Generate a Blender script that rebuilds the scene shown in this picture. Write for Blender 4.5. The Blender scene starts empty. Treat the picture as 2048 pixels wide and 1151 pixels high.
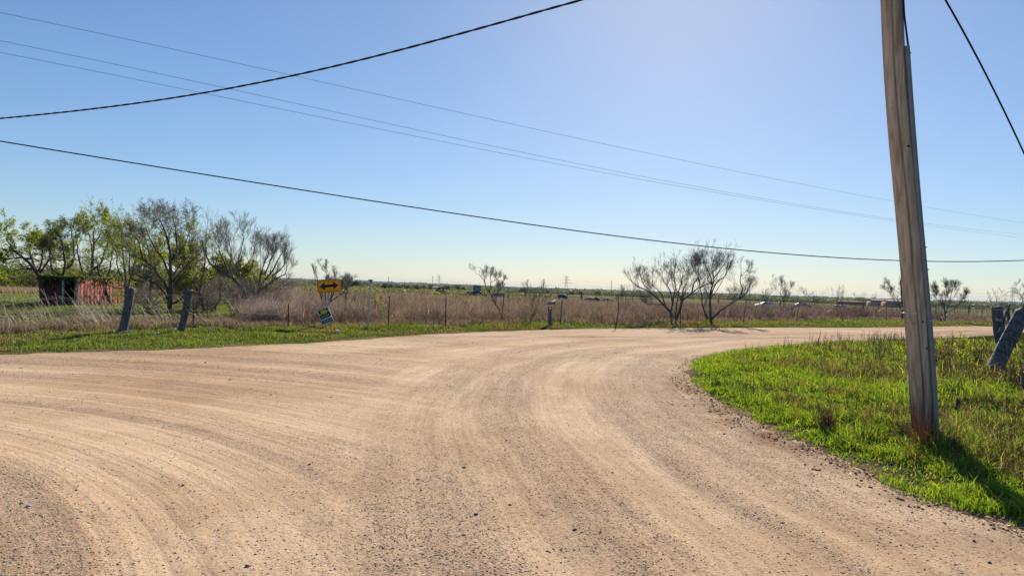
import bpy, math, random
import numpy as np
from mathutils import Matrix, Vector

SEED = 7
rng = np.random.default_rng(SEED)
random.seed(SEED)
sc = bpy.context.scene
COL = sc.collection

# ------------------------------------------------------------------ camera
FPX = 1365.0
ROLL = math.atan(66 / 2048)
CAMH = 1.75
cam_d = bpy.data.cameras.new('camera')
cam_d.sensor_width = 36.0
cam_d.lens = 36.0 * FPX / 2048
cam_d.clip_start = 0.05
cam_d.clip_end = 30000
cam = bpy.data.objects.new('camera', cam_d)
COL.objects.link(cam)
cam.matrix_world = Matrix.Translation((0, 0, CAMH)) @ Matrix.Rotation(math.pi / 2, 4, 'X') @ Matrix.Rotation(ROLL, 4, 'Z')
sc.camera = cam

# ------------------------------------------------------------------ sky and sun
SKY_K, SKY_SAT = 10.0, 1.08
SUN_EL, SUN_AZ = 27.0, 13.0          # degrees; azimuth to the right of straight ahead
w = bpy.data.worlds.new('World')
sc.world = w
w.use_nodes = True
nt = w.node_tree
nt.nodes.clear()
wo = nt.nodes.new('ShaderNodeOutputWorld')
bg = nt.nodes.new('ShaderNodeBackground')
sky = nt.nodes.new('ShaderNodeTexSky')
sky.sky_type = 'NISHITA'
sky.sun_disc = False
sky.sun_elevation = math.radians(SUN_EL)
sky.sun_rotation = math.radians(SUN_AZ)
sky.altitude = 300
sky.air_density = .8
sky.dust_density = 0.20
sky.ozone_density = 2.3
bg.inputs['Strength'].default_value = 0.092
# even roll-off of the very bright part of the sky round the sun (the photograph is tone mapped the same way)
inv = nt.nodes.new('ShaderNodeVectorMath'); inv.operation = 'MULTIPLY_ADD'
inv.inputs[1].default_value = (1 / SKY_K,) * 3; inv.inputs[2].default_value = (1, 1, 1)
dv = nt.nodes.new('ShaderNodeVectorMath'); dv.operation = 'DIVIDE'
hs = nt.nodes.new('ShaderNodeHueSaturation'); hs.inputs['Saturation'].default_value = SKY_SAT
bw = nt.nodes.new('ShaderNodeRGBToBW')
nt.links.new(sky.outputs[0], bw.inputs[0]); nt.links.new(sky.outputs[0], hs.inputs['Color'])
nt.links.new(bw.outputs[0], inv.inputs[0]); nt.links.new(hs.outputs[0], dv.inputs[0]); nt.links.new(inv.outputs[0], dv.inputs[1])
nt.links.new(dv.outputs[0], bg.inputs[0])
nt.links.new(bg.outputs[0], wo.inputs[0])
sun_d = bpy.data.lights.new('sun', 'SUN')
sun_d.energy = 4.8
sun_d.angle = math.radians(0.5)
sun_d.color = (1.0, 0.90, 0.76)
sun = bpy.data.objects.new('sun', sun_d)
COL.objects.link(sun)
_e, _a = math.radians(SUN_EL), math.radians(SUN_AZ)
sdir = Vector((math.sin(_a) * math.cos(_e), math.cos(_a) * math.cos(_e), math.sin(_e)))
sun.rotation_euler = sdir.to_track_quat('Z', 'Y').to_euler()
sun.location = (10, 40, 30)
vs = sc.view_settings
vs.view_transform = 'Standard'
vs.look = 'None'
vs.gamma = 1.0
vs.use_curve_mapping = False
vs.exposure = 0.82
sc.cycles.max_bounces = 6
sc.cycles.diffuse_bounces = 3
sc.cycles.transmission_bounces = 4
sc.cycles.transparent_max_bounces = 8
sc.cycles.volume_bounces = 0

# ------------------------------------------------------------------ pixel / terrain helpers
CR, SR = math.cos(ROLL), math.sin(ROLL)


def ray(px, py):
    u, v = (px - 1024) / FPX, (575.5 - py) / FPX
    return u * CR - v * SR, u * SR + v * CR


def at(px, py, Y):
    a, b = ray(px, py)
    return np.array([a * Y, Y, CAMH + b * Y])


def smooth(e0, e1, x):
    t = np.clip((x - e0) / (e1 - e0), 0, 1)
    return t * t * (3 - 2 * t)


_perm = np.random.default_rng(3).random((256, 256))


def vnoise(x, y):
    x = np.asarray(x, float); y = np.asarray(y, float)
    xi = np.floor(x).astype(int); yi = np.floor(y).astype(int)
    fx = x - xi; fy = y - yi
    fx = fx * fx * (3 - 2 * fx); fy = fy * fy * (3 - 2 * fy)
    g = lambda a, b: _perm[a & 255, b & 255]
    return (g(xi, yi) * (1 - fx) + g(xi + 1, yi) * fx) * (1 - fy) + (g(xi, yi + 1) * (1 - fx) + g(xi + 1, yi + 1) * fx) * fy


def fbm(x, y, o=4):
    s = 0; a = 1; t = 0
    for i in range(o):
        s = s + a * vnoise(x * 2 ** i + 17.3 * i, y * 2 ** i + 9.1 * i); t += a; a *= .5
    return s / t


def base_z(x, y):
    """broad lie of the land"""
    r = np.hypot(x, y)
    z = -1.5 * (1 - np.exp(-np.maximum(0, r - 62) / 95))
    z = z - 8.0 * smooth(250, 1600, r)
    return z


def gnd0(px, py, h=0.0):
    a, b = ray(px, py)
    Y = 10.0
    for _ in range(60):
        z = float(base_z(a * Y, Y)) + h
        Yn = (z - CAMH) / min(b, -1e-4)
        Y = Y * .5 + Yn * .5
    return np.array([a * Y, Y])


# far edge of the road (left to right) and the grass corner on the right, as seen, laid on the ground
far_px = [(0, 710), (200, 703), (400, 696), (600, 686), (700, 679), (850, 669), (1000, 662), (1200, 657), (1500, 655), (1800, 654), (2048, 653)]
pen_px = [(2048, 664), (1960, 672), (1800, 680), (1600, 690), (1480, 702), (1400, 718), (1382, 733), (1376, 752), (1392, 778), (1460, 822), (1540, 862), (1650, 905), (1800, 966), (1950, 1022), (2048, 1050)]
fen_px = [(0, 676), (150, 671), (300, 666), (450, 661), (640, 658), (776, 655), (900, 655), (1003, 650), (1123, 650), (1231, 652), (1361, 648), (1486, 646), (1592, 645), (1684, 644), (1800, 643), (1951, 643), (2048, 643)]
far_g = np.array([gnd0(*p) for p in far_px])
fen_g = np.array([gnd0(*p) for p in fen_px])
pen_g = np.array([gnd0(*p) for p in pen_px])


def catmull(P, k=12):
    P = np.asarray(P, float)
    Q = np.vstack([2 * P[0] - P[1], P, 2 * P[-1] - P[-2]])
    out = []
    for i in range(1, len(Q) - 2):
        t = np.linspace(0, 1, k, endpoint=False)[:, None]
        a, b, c, d = Q[i - 1], Q[i], Q[i + 1], Q[i + 2]
        out.append(.5 * ((2 * b) + (-a + c) * t + (2 * a - 5 * b + 4 * c - d) * t ** 2 + (-a + 3 * b - 3 * c + d) * t ** 3))
    out.append(P[-1:])
    return np.vstack(out)


dl = (far_g[0] - far_g[1]); dl /= np.linalg.norm(dl)
dr = (far_g[-1] - far_g[-2]); dr /= np.linalg.norm(dr)
FAR = catmull(np.vstack([far_g[0] + dl * 60 + np.array([0, -8.]), far_g[0] + dl * 12, far_g, far_g[-1] + dr * 30, far_g[-1] + dr * 90]), 10)
_dl = fen_g[0] - fen_g[1]; _dl /= np.linalg.norm(_dl); _dr = fen_g[-1] - fen_g[-2]; _dr /= np.linalg.norm(_dr)
FEN = catmull(np.vstack([fen_g[0] + _dl * 60 + np.array([0, -8.]), fen_g[0] + _dl * 12, fen_g, fen_g[-1] + _dr * 30, fen_g[-1] + _dr * 90]), 4)
pe = (pen_g[0] - pen_g[1]); pe /= np.linalg.norm(pe)
PEN = catmull(np.vstack([pen_g[0] + pe * 80, pen_g[0] + pe * 25, pen_g, pen_g[-1] + np.array([.2, -4.]), pen_g[-1] + np.array([.9, -25.])]), 10)
PENPOLY = np.vstack([PEN, [[140, -25]]])


def seg_dist(P, L):
    """distance of points P(n,2) to polyline L and parameter along it"""
    P = np.asarray(P, float)
    best = np.full(len(P), 1e9); along = np.zeros(len(P)); s0 = 0
    side = np.zeros(len(P))
    for a, b in zip(L[:-1], L[1:]):
        d = b - a; l = np.hypot(*d)
        if l < 1e-6: continue
        t = np.clip(((P - a) @ d) / l ** 2, 0, 1)
        q = P - (a + t[:, None] * d)
        dd = np.hypot(q[:, 0], q[:, 1])
        m = dd < best
        best = np.where(m, dd, best); along = np.where(m, s0 + t * l, along)
        cr = d[0] * q[:, 1] - d[1] * q[:, 0]
        side = np.where(m, cr, side)
        s0 += l
    return best, along, side


def inside(P, poly):
    x, y = P[:, 0], P[:, 1]
    c = np.zeros(len(P), bool)
    n = len(poly)
    j = n - 1
    for i in range(n):
        xi, yi = poly[i]; xj, yj = poly[j]
        if yi != yj:
            m = ((yi > y) != (yj > y)) & (x < (xj - xi) * (y - yi) / (yj - yi) + xi)
            c ^= m
        j = i
    return c


def _sd_line(P, L):
    d, al, s = seg_dist(P, L)
    return np.where(s > 0, -d, d)         # positive on the camera's side


def _sd_pen(P):
    d, al, s = seg_dist(P, PEN)
    return np.where(inside(P, PENPOLY), -d, d)   # positive on the road


class Grid:
    """a distance field looked up from a regular grid"""
    def __init__(s, f, x0, x1, y0, y1, h):
        s.x0, s.y0, s.h = x0, y0, h
        xs = np.arange(x0, x1 + h, h); ys = np.arange(y0, y1 + h, h)
        X, Y = np.meshgrid(xs, ys, indexing='ij')
        s.g = f(np.column_stack([X.ravel(), Y.ravel()])).reshape(X.shape)

    def __call__(s, P):
        fx = np.clip((P[:, 0] - s.x0) / s.h, 0, s.g.shape[0] - 1.001); fy = np.clip((P[:, 1] - s.y0) / s.h, 0, s.g.shape[1] - 1.001)
        i = fx.astype(int); j = fy.astype(int); fx = fx - i; fy = fy - j
        g = s.g
        return (g[i, j] * (1 - fx) + g[i + 1, j] * fx) * (1 - fy) + (g[i, j + 1] * (1 - fx) + g[i + 1, j + 1] * fx) * fy


def two_level(f):
    a = Grid(f, -26, 44, -8, 46, .14); b = Grid(f, -130, 190, -60, 220, 1.2)

    def g(P):
        P = np.asarray(P, float)
        m = (P[:, 0] > -25.9) & (P[:, 0] < 43.9) & (P[:, 1] > -7.9) & (P[:, 1] < 45.9)
        return np.where(m, a(P), b(P))
    return g


sd_far = two_level(lambda P: _sd_line(P, FAR))
sd_fen = two_level(lambda P: _sd_line(P, FEN))
sd_pen = two_level(_sd_pen)


def road_sd(P):
    P = np.asarray(P, float)
    f = sd_far(P); p = sd_pen(P)
    near = P[:, 1] + 12.0
    return np.minimum(np.minimum(f, p), near)


def ragged(P):
    return (fbm(P[:, 0] * 1.1, P[:, 1] * 1.1, 4) - .5) * .55 + (fbm(P[:, 0] * 7, P[:, 1] * 7, 2) - .5) * .16


def ground_z(P):
    P = np.asarray(P, float)
    z = base_z(P[:, 0], P[:, 1])
    sd = road_sd(P) + ragged(P)
    off = -sd
    near = np.hypot(P[:, 0], P[:, 1]) < 80
    bump = smooth(0, .5, off) * .05 + smooth(.3, 2.5, off) * .07 + (fbm(P[:, 0] * .6, P[:, 1] * .6, 3) - .5) * .16 * smooth(0, 1.5, off)
    z = z + np.where(near, bump, 0)
    z = z + np.where(near, -.10 * smooth(-.35, -.02, -np.maximum(sd, -5)) * 0, 0)
    z = z - .09 * smooth(0.0, .35, sd)
    r = np.hypot(P[:, 0], P[:, 1])
    z = z + (fbm(P[:, 0] * .01, P[:, 1] * .01, 3) - .5) * 1.4 * smooth(170, 420, r)
    # distant rise, higher towards the left
    az = np.degrees(np.arctan2(P[:, 0], P[:, 1]))
    ridge = smooth(3800, 6500, r) * (22 + 16 * smooth(10, -30, az) + 14 * (fbm(az * .25 + 50, r * 0.0004, 4) - .5))
    return z + ridge


def gz(x, y):
    return float(ground_z(np.array([[x, y]]))[0])


def on_ground(px, py):
    g = gnd0(px, py)
    a, b = ray(px, py)
    Y = g[1]
    for _ in range(25):
        z = gz(a * Y, Y)
        Y = .6 * Y + .4 * (z - CAMH) / min(b, -1e-4)
    return np.array([a * Y, Y, gz(a * Y, Y)])


def track_side(P):
    return smooth(-3.2, .8, P[:, 0] + (vnoise(P[:, 0] * .3 + 7, P[:, 1] * .3) - .5) * 2.5)


def streak(P):
    """gravel drifts between the wheel tracks: 0 = packed sand, 1 = loose gravel"""
    dp = sd_pen(P); df = sd_far(P)
    c2 = np.array([-9.5, -1.0]); d2 = np.hypot(P[:, 0] - c2[0], P[:, 1] - c2[1])
    c3 = np.array([-30., 2.0]); d3 = np.hypot((P[:, 0] - c3[0]) * .55, P[:, 1] - c3[1])
    wob = (fbm(P[:, 0] * .3 + 5, P[:, 1] * .3, 3) - .5) * .9
    s1 = fbm((dp + wob * .5) * 1.5 + 3, P[:, 1] * .07 + P[:, 0] * .05, 4)
    s2 = fbm((d2 + wob * .5) * 1.4 + 30, P[:, 1] * .07 + P[:, 0] * .07, 4)
    s3 = fbm((d3 + wob) * 1.1 + 60, P[:, 0] * .10, 3)
    s4 = fbm((df + wob * .5) * 1.3 + 90, P[:, 0] * .06, 3)
    wz = track_side(P)
    wpen = wz + .02
    wfar = smooth(8, 2, df) * smooth(14, 20, P[:, 1]) * 1.2
    wl = (1 - wz) + .02
    W = wpen + wfar + wl
    s = (s1 * wpen + s4 * wfar + s2 * wl) / W
    s = (s - .5) * 2.2 + .46
    s = s + (fbm(P[:, 0] * .45, P[:, 1] * .45, 4) - .5) * .55
    # loose gravel left standing between the tracks in front of the camera, and along the road edges
    s = s + .12 * np.exp(-((P[:, 0] + 2.0) / 1.1) ** 2 - ((P[:, 1] - 4.8) / 2.0) ** 2) + .22 * np.exp(-((P[:, 0] + .2) / .45) ** 2) * smooth(9, 4, P[:, 1])
    s = s + .20 * np.exp(-((dp - .9) / .5) ** 2)
    return np.clip(s, 0, 1), dp, d2, df


# ------------------------------------------------------------------ mesh helpers
class MB:
    """collects vertices/faces/colours and links them as ONE mesh object"""
    def __init__(s):
        s.v = []; s.f3 = []; s.f4 = []; s.c = []; s.n = 0; s.hasc = False

    def add(s, v, f, col=None):
        v = np.asarray(v, float).reshape(-1, 3); f = np.asarray(f, np.int64)
        if len(v) == 0 or len(f) == 0: return
        (s.f3 if f.shape[1] == 3 else s.f4).append(f + s.n)
        s.v.append(v)
        if col is None: c = np.ones((len(v), 3)) * .5
        else:
            s.hasc = True
            c = np.broadcast_to(np.asarray(col, float), (len(v), 3))
        s.c.append(c); s.n += len(v)

    def box(s, c, size, rot=None, col=None):
        h = np.array(size) / 2
        v = np.array([[i, j, k] for i in (-1, 1) for j in (-1, 1) for k in (-1, 1)]) * h
        if rot is not None: v = v @ np.array(rot).T
        s.add(v + np.array(c), [[0, 1, 3, 2], [4, 6, 7, 5], [0, 4, 5, 1], [2, 3, 7, 6], [0, 2, 6, 4], [1, 5, 7, 3]], col)
        return s

    def tube(s, P, r, k=8, cap=True, col=None):
        P = np.asarray(P, float)
        R = np.broadcast_to(np.asarray(r, float), (len(P),))
        tubes(s, P[None], R[None], k, None if col is None else np.asarray([col]))
        if cap:
            n = len(P)
            v0 = s.v[-1]
            for ring, rev in ((0, True), (n - 1, False)):
                ids = np.arange(k) + ring * k
                cpt = v0[ids].mean(0)
                vv = np.vstack([v0[ids], cpt])
                f = [[i, (i + 1) % k, k] if not rev else [(i + 1) % k, i, k] for i in range(k)]
                s.add(vv, f, col)
        return s

    def build(s, name, mat, parent=None, smooth_sh=False, **props):
        me = bpy.data.meshes.new(name)
        V = np.vstack(s.v)
        f3 = np.vstack(s.f3) if s.f3 else np.zeros((0, 3), int)
        f4 = np.vstack(s.f4) if s.f4 else np.zeros((0, 4), int)
        loops = np.concatenate([f3.ravel(), f4.ravel()])
        starts = np.concatenate([np.arange(len(f3)) * 3, len(f3) * 3 + np.arange(len(f4)) * 4])
        me.vertices.add(len(V)); me.vertices.foreach_set('co', V.astype(np.float32).ravel())
        me.loops.add(len(loops)); me.loops.foreach_set('vertex_index', loops.astype(np.int32))
        me.polygons.add(len(starts)); me.polygons.foreach_set('loop_start', starts.astype(np.int32))
        if s.hasc:
            C = np.vstack(s.c)
            at_ = me.color_attributes.new('Col', 'FLOAT_COLOR', 'POINT')
            at_.data.foreach_set('color', np.hstack([C, np.ones((len(C), 1))]).astype(np.float32).ravel())
        if getattr(s, 'trk', None) is not None:
            ta = me.attributes.new('trk', 'FLOAT_VECTOR', 'POINT'); ta.data.foreach_set('vector', s.trk.astype(np.float32).ravel())
        me.update(calc_edges=True)
        me.validate()
        if smooth_sh:
            me.polygons.foreach_set('use_smooth', np.ones(len(me.polygons), bool))
        me.materials.append(mat)
        o = bpy.data.objects.new(name, me)
        COL.objects.link(o)
        if parent is not None: o.parent = parent
        for k_, v_ in props.items(): o[k_] = v_
        return o


def norm(v):
    return v / np.maximum(np.linalg.norm(v, axis=-1, keepdims=True), 1e-9)


def tubes(mb, P, R, k, col=None):
    """P (B,n,3) centre lines, R (B,n) radii"""
    B, n, _ = P.shape
    if B == 0: return
    T = np.gradient(P, axis=1)
    T = norm(T)
    ref = np.tile(np.array([0.31, 0.87, 0.37]), (B, 1))
    ref2 = np.tile(np.array([1.0, 0.1, 0.0]), (B, 1))
    D = norm(P[:, -1] - P[:, 0])
    ref = np.where((np.abs((D * ref).sum(-1)) > .85)[:, None], ref2, ref)[:, None, :]
    U = norm(np.cross(T, ref)); W = np.cross(T, U)
    a = np.linspace(0, 2 * np.pi, k, endpoint=False)
    ring = P[:, :, None, :] + R[:, :, None, None] * (np.cos(a)[None, None, :, None] * U[:, :, None, :] + np.sin(a)[None, None, :, None] * W[:, :, None, :])
    V = ring.reshape(-1, 3)
    i = np.arange(n - 1)[:, None] * k; j = np.arange(k)[None, :]; j2 = (j + 1) % k
    q = np.stack([i + j, i + j2, i + k + j2, i + k + j], -1).reshape(-1, 4)
    F = (q[None] + (np.arange(B) * n * k)[:, None, None]).reshape(-1, 4)
    C = None
    if col is not None:
        C = np.repeat(np.broadcast_to(col, (B, 3)), n * k, axis=0)
    mb.add(V, F, C)


def slivers(mb, P0, P1, w, col, bend=None):
    """one tapered triangle per blade/twig, random facing; with bend a 3-triangle curved blade"""
    n = len(P0)
    D = P1 - P0
    rnd = rng.normal(size=(n, 3))
    S = norm(np.cross(D, rnd)) * (np.asarray(w).reshape(-1, 1) / 2)
    if bend is None:
        V = np.stack([P0 - S, P0 + S, P1], 1).reshape(-1, 3)
        F = np.arange(n * 3).reshape(n, 3)
        mb.add(V, F, np.repeat(col, 3, axis=0))
    else:
        M = P0 + D * .55 - bend * .35
        E = P1 + bend * .65
        V = np.stack([P0 - S, P0 + S, M + S * .8, M - S * .8, E], 1).reshape(-1, 3)
        b = (np.arange(n) * 5)[:, None]
        mb.add(V, np.vstack([b + [0, 1, 2], b + [0, 2, 3], b + [3, 2, 4]]), np.repeat(col, 5, axis=0))


def mix_cols(n, pal, wts=None, jit=.12):
    pal = np.array(pal, float)
    idx = rng.choice(len(pal), n, p=None if wts is None else np.array(wts) / sum(wts))
    c = pal[idx] * (1 + rng.normal(size=(n, 1)) * jit)
    return np.clip(c * (1 + rng.normal(size=(n, 3)) * jit * .3), .004, .9)


def empty(name, loc, label, cat, group=None, **kw):
    o = bpy.data.objects.new(name, None)
    COL.objects.link(o)
    o.location = loc
    o.empty_display_size = .2
    o['label'] = label; o['category'] = cat
    if group: o['group'] = group
    for k_, v_ in kw.items(): o[k_] = v_
    o['_loc'] = 0
    del o['_loc']
    return o


def part(mb, name, mat, parent, sm=False, **kw):
    """build a mesh given in world coordinates as a child of parent (possibly nested)"""
    off = Vector((0, 0, 0))
    p = parent
    while p is not None:
        off += Vector(p.location); p = p.parent
    for i in range(len(mb.v)): mb.v[i] = mb.v[i] - np.array(off)
    return mb.build(name, mat, parent, sm, **kw)


def tagged(o, label, cat, group=None):
    o['label'] = label; o['category'] = cat
    if group: o['group'] = group
    return o


# ------------------------------------------------------------------ materials
def M_new(name):
    m = bpy.data.materials.new(name); m.use_nodes = True
    n = m.node_tree.nodes; l = m.node_tree.links
    b = n['Principled BSDF']
    return m, n, l, b


def simple(name, col, rough=.7, metal=0., var=.25, scale=8., bump=0., stretch=(1, 1, 1), spec=.3):
    m, n, l, b = M_new(name)
    b.inputs['Roughness'].default_value = rough
    b.inputs['Metallic'].default_value = metal
    b.inputs['Specular IOR Level'].default_value = spec
    tc = n.new('ShaderNodeTexCoord'); mp = n.new('ShaderNodeMapping')
    mp.inputs['Scale'].default_value = stretch
    l.new(tc.outputs['Object'], mp.inputs[0])
    no = n.new('ShaderNodeTexNoise'); no.inputs['Scale'].default_value = scale; no.inputs['Detail'].default_value = 6
    l.new(mp.outputs[0], no.inputs['Vector'])
    r = n.new('ShaderNodeValToRGB')
    r.color_ramp.elements[0].position = .3; r.color_ramp.elements[1].position = .7
    c = np.array(col)
    r.color_ramp.elements[0].color = (*np.clip(c * (1 - var), 0, 1), 1)
    r.color_ramp.elements[1].color = (*np.clip(c * (1 + var), 0, 1), 1)
    l.new(no.outputs[0], r.inputs[0]); l.new(r.outputs[0], b.inputs['Base Color'])
    if bump:
        bp = n.new('ShaderNodeBump'); bp.inputs['Strength'].default_value = bump; bp.inputs['Distance'].default_value = .01
        l.new(no.outputs[0], bp.inputs['Height']); l.new(bp.outputs[0], b.inputs['Normal'])
    return m


def foliage(name, trans=.45, rough=.6, tcol=(1.25, 1.2, .6)):
    """per-blade colour from the mesh, part of the light passes through the leaf"""
    m = bpy.data.materials.new(name); m.use_nodes = True
    n = m.node_tree.nodes; l = m.node_tree.links; n.clear()
    out = n.new('ShaderNodeOutputMaterial')
    a = n.new('ShaderNodeAttribute'); a.attribute_name = 'Col'
    d = n.new('ShaderNodeBsdfDiffuse'); t = n.new('ShaderNodeBsdfTranslucent'); g = n.new('ShaderNodeBsdfGlossy')
    g.inputs['Roughness'].default_value = .45
    g.inputs['Color'].default_value = (.5, .5, .5, 1)
    tint = n.new('ShaderNodeMix'); tint.data_type = 'RGBA'; tint.blend_type = 'MULTIPLY'; tint.inputs[0].default_value = 1
    tint.inputs[7].default_value = (*tcol, 1)
    l.new(a.outputs['Color'], tint.inputs[6])
    l.new(a.outputs['Color'], d.inputs[0]); l.new(tint.outputs[2], t.inputs[0])
    mx = n.new('ShaderNodeMixShader'); mx.inputs[0].default_value = trans
    l.new(d.outputs[0], mx.inputs[1]); l.new(t.outputs[0], mx.inputs[2])
    m2 = n.new('ShaderNodeMixShader'); m2.inputs[0].default_value = .06
    l.new(mx.outputs[0], m2.inputs[1]); l.new(g.outputs[0], m2.inputs[2])
    l.new(m2.outputs[0], out.inputs[0])
    return m


def vcol_mat(name, rough=.85, spec=.2, noise=0.25, scale=30.):
    m, n, l, b = M_new(name)
    b.inputs['Roughness'].default_value = rough; b.inputs['Specular IOR Level'].default_value = spec
    a = n.new('ShaderNodeAttribute'); a.attribute_name = 'Col'
    tc = n.new('ShaderNodeTexCoord')
    no = n.new('ShaderNodeTexNoise'); no.inputs['Scale'].default_value = scale; no.inputs['Detail'].default_value = 5
    l.new(tc.outputs['Object'], no.inputs['Vector'])
    r = n.new('ShaderNodeMapRange'); r.inputs[1].default_value = .3; r.inputs[2].default_value = .7
    r.inputs[3].default_value = 1 - noise; r.inputs[4].default_value = 1 + noise
    l.new(no.outputs[0], r.inputs[0])
    mx = n.new('ShaderNodeVectorMath'); mx.operation = 'SCALE'
    l.new(a.outputs['Color'], mx.inputs[0]); l.new(r.outputs[0], mx.inputs['Scale'])
    l.new(mx.outputs[0], b.inputs['Base Color'])
    bp = n.new('ShaderNodeBump'); bp.inputs['Strength'].default_value = .5; bp.inputs['Distance'].default_value = .02
    l.new(no.outputs[0], bp.inputs['Height']); l.new(bp.outputs[0], b.inputs['Normal'])
    return m


def road_material():
    m, n, l, b = M_new('gravel road')
    b.inputs['Roughness'].default_value = .95; b.inputs['Specular IOR Level'].default_value = .04
    tc = n.new('ShaderNodeTexCoord')
    a = n.new('ShaderNodeAttribute'); a.attribute_name = 'Col'      # r = loose gravel, g = edge dirt, b = rusty clay
    sep = n.new('ShaderNodeSeparateColor'); l.new(a.outputs['Color'], sep.inputs[0])

    def noise(sc_, det=5, vec=None, rough=.55):
        x = n.new('ShaderNodeTexNoise'); x.inputs['Scale'].default_value = sc_; x.inputs['Detail'].default_value = det
        x.inputs['Roughness'].default_value = rough
        l.new(vec or tc.outputs['Object'], x.inputs['Vector']); return x.outputs[0]

    def ramp(src, p0, p1, c0, c1, interp='LINEAR'):
        x = n.new('ShaderNodeValToRGB'); x.color_ramp.interpolation = interp
        x.color_ramp.elements[0].position = p0; x.color_ramp.elements[1].position = p1
        x.color_ramp.elements[0].color = (*c0, 1) if len(c0) == 3 else c0; x.color_ramp.elements[1].color = (*c1, 1)
        l.new(src, x.inputs[0]); return x.outputs[0]

    def mix(f, c0, c1, bt='MIX'):
        x = n.new('ShaderNodeMix'); x.data_type = 'RGBA'; x.blend_type = bt
        if isinstance(f, float): x.inputs[0].default_value = f
        else: l.new(f, x.inputs[0])
        for s_, c in ((6, c0), (7, c1)):
            if isinstance(c, tuple): x.inputs[s_].default_value = (*c, 1)
            else: l.new(c, x.inputs[s_])
        return x.outputs[2]

    sand = mix(ramp(sep.outputs[0], .15, .75, (0, 0, 0), (1, 1, 1)), ramp(noise(.8, 4), .35, .68, (.57, .415, .265), (.62, .465, .315)), ramp(noise(2.2, 4), .35, .68, (.49, .345, .23), (.55, .40, .275)))
    red = ramp(noise(.23, 4), .45, .66, (0, 0, 0), (1, 1, 1))
    sand = mix(red, sand, (.44, .29, .175))
    fine = ramp(noise(45, 6, rough=.7), .3, .72, (.80, .79, .78), (1.14, 1.14, 1.14))
    sand = mix(1.0, sand, fine, 'MULTIPLY')
    trk = n.new('ShaderNodeAttribute'); trk.attribute_name = 'trk'
    st = n.new('ShaderNodeSeparateXYZ'); l.new(trk.outputs['Vector'], st.inputs[0])
    sideinv = n.new('ShaderNodeMath'); sideinv.operation = 'SUBTRACT'; sideinv.inputs[0].default_value = 1.; l.new(st.outputs[2], sideinv.inputs[1])
    hsum = None
    for o_i, lo, seed, fq in ((0, .92, 3., 15.), (1, .92, 11., 15.), (0, .92, 5., 4.2), (1, .92, 17., 4.2)):
        cx = n.new('ShaderNodeCombineXYZ'); m1 = n.new('ShaderNodeMath'); m1.operation = 'MULTIPLY'; m1.inputs[1].default_value = fq
        l.new(st.outputs[o_i], m1.inputs[0]); l.new(m1.outputs[0], cx.inputs[0])
        sp = n.new('ShaderNodeSeparateXYZ'); l.new(tc.outputs['Object'], sp.inputs[0])
        m2 = n.new('ShaderNodeMath'); m2.operation = 'MULTIPLY_ADD'; m2.inputs[1].default_value = .35; m2.inputs[2].default_value = seed; l.new(sp.outputs[1], m2.inputs[0]); l.new(m2.outputs[0], cx.inputs[1])
        tn = noise(1.0, 3, cx.outputs[0])
        hm_ = n.new('ShaderNodeMath'); hm_.operation = 'MULTIPLY'; l.new(tn, hm_.inputs[0]); l.new(st.outputs[2] if o_i == 0 else sideinv.outputs[0], hm_.inputs[1])
        h2_ = n.new('ShaderNodeMath'); h2_.operation = 'MULTIPLY_ADD'; l.new(hm_.outputs[0], h2_.inputs[0]); h2_.inputs[1].default_value = .35 if fq > 10 else 1.2
        if hsum is None: h2_.inputs[2].default_value = 0
        else: l.new(hsum, h2_.inputs[2])
        hsum = h2_.outputs[0]
        sand = mix(st.outputs[2] if o_i == 0 else sideinv.outputs[0], sand, ramp(tn, .36, .60, (lo, lo - .02, lo - .03), (1.06, 1.06, 1.06)), 'MULTIPLY')
    # gravel: cells of differently coloured stones
    v1 = n.new('ShaderNodeTexVoronoi'); v1.inputs['Scale'].default_value = 62; l.new(tc.outputs['Object'], v1.inputs['Vector'])
    sv = n.new('ShaderNodeSeparateColor'); l.new(v1.outputs['Color'], sv.inputs[0])
    stone = n.new('ShaderNodeValToRGB')
    stone.color_ramp.elements[0].position = 0; stone.color_ramp.elements[0].color = (.05, .045, .042, 1)
    stone.color_ramp.elements[1].position = 1; stone.color_ramp.elements[1].color = (.56, .50, .42, 1)
    for p_, c_ in ((.12, (.22, .165, .125)), (.4, (.36, .26, .175)), (.7, (.45, .36, .27)), (.88, (.46, .32, .21))):
        e = stone.color_ramp.elements.new(p_); e.color = (*c_, 1)
    l.new(sv.outputs[0], stone.inputs[0])
    gap = ramp(v1.outputs['Distance'], .25, .62, (1, 1, 1), (.66, .61, .56))
    stone_c = mix(1.0, stone.outputs[0], gap, 'MULTIPLY')
    # where stones show: more where the gravel is loose
    n1 = noise(9, 4)
    thr = n.new('ShaderNodeMath'); thr.operation = 'MULTIPLY_ADD'
    l.new(sep.outputs[0], thr.inputs[0]); thr.inputs[1].default_value = .62; thr.inputs[2].default_value = -.06
    add = n.new('ShaderNodeMath'); add.operation = 'ADD'; l.new(thr.outputs[0], add.inputs[0])
    nn = n.new('ShaderNodeMath'); nn.operation = 'MULTIPLY_ADD'; l.new(n1, nn.inputs[0]); nn.inputs[1].default_value = .9; nn.inputs[2].default_value = -.45
    l.new(nn.outputs[0], add.inputs[1])
    cmp_ = n.new('ShaderNodeMath'); cmp_.operation = 'SUBTRACT'; l.new(add.outputs[0], cmp_.inputs[0])
    rr = n.new('ShaderNodeMath'); rr.operation = 'MULTIPLY'; l.new(sv.outputs[1], rr.inputs[0]); rr.inputs[1].default_value = .75
    l.new(rr.outputs[0], cmp_.inputs[1])
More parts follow.
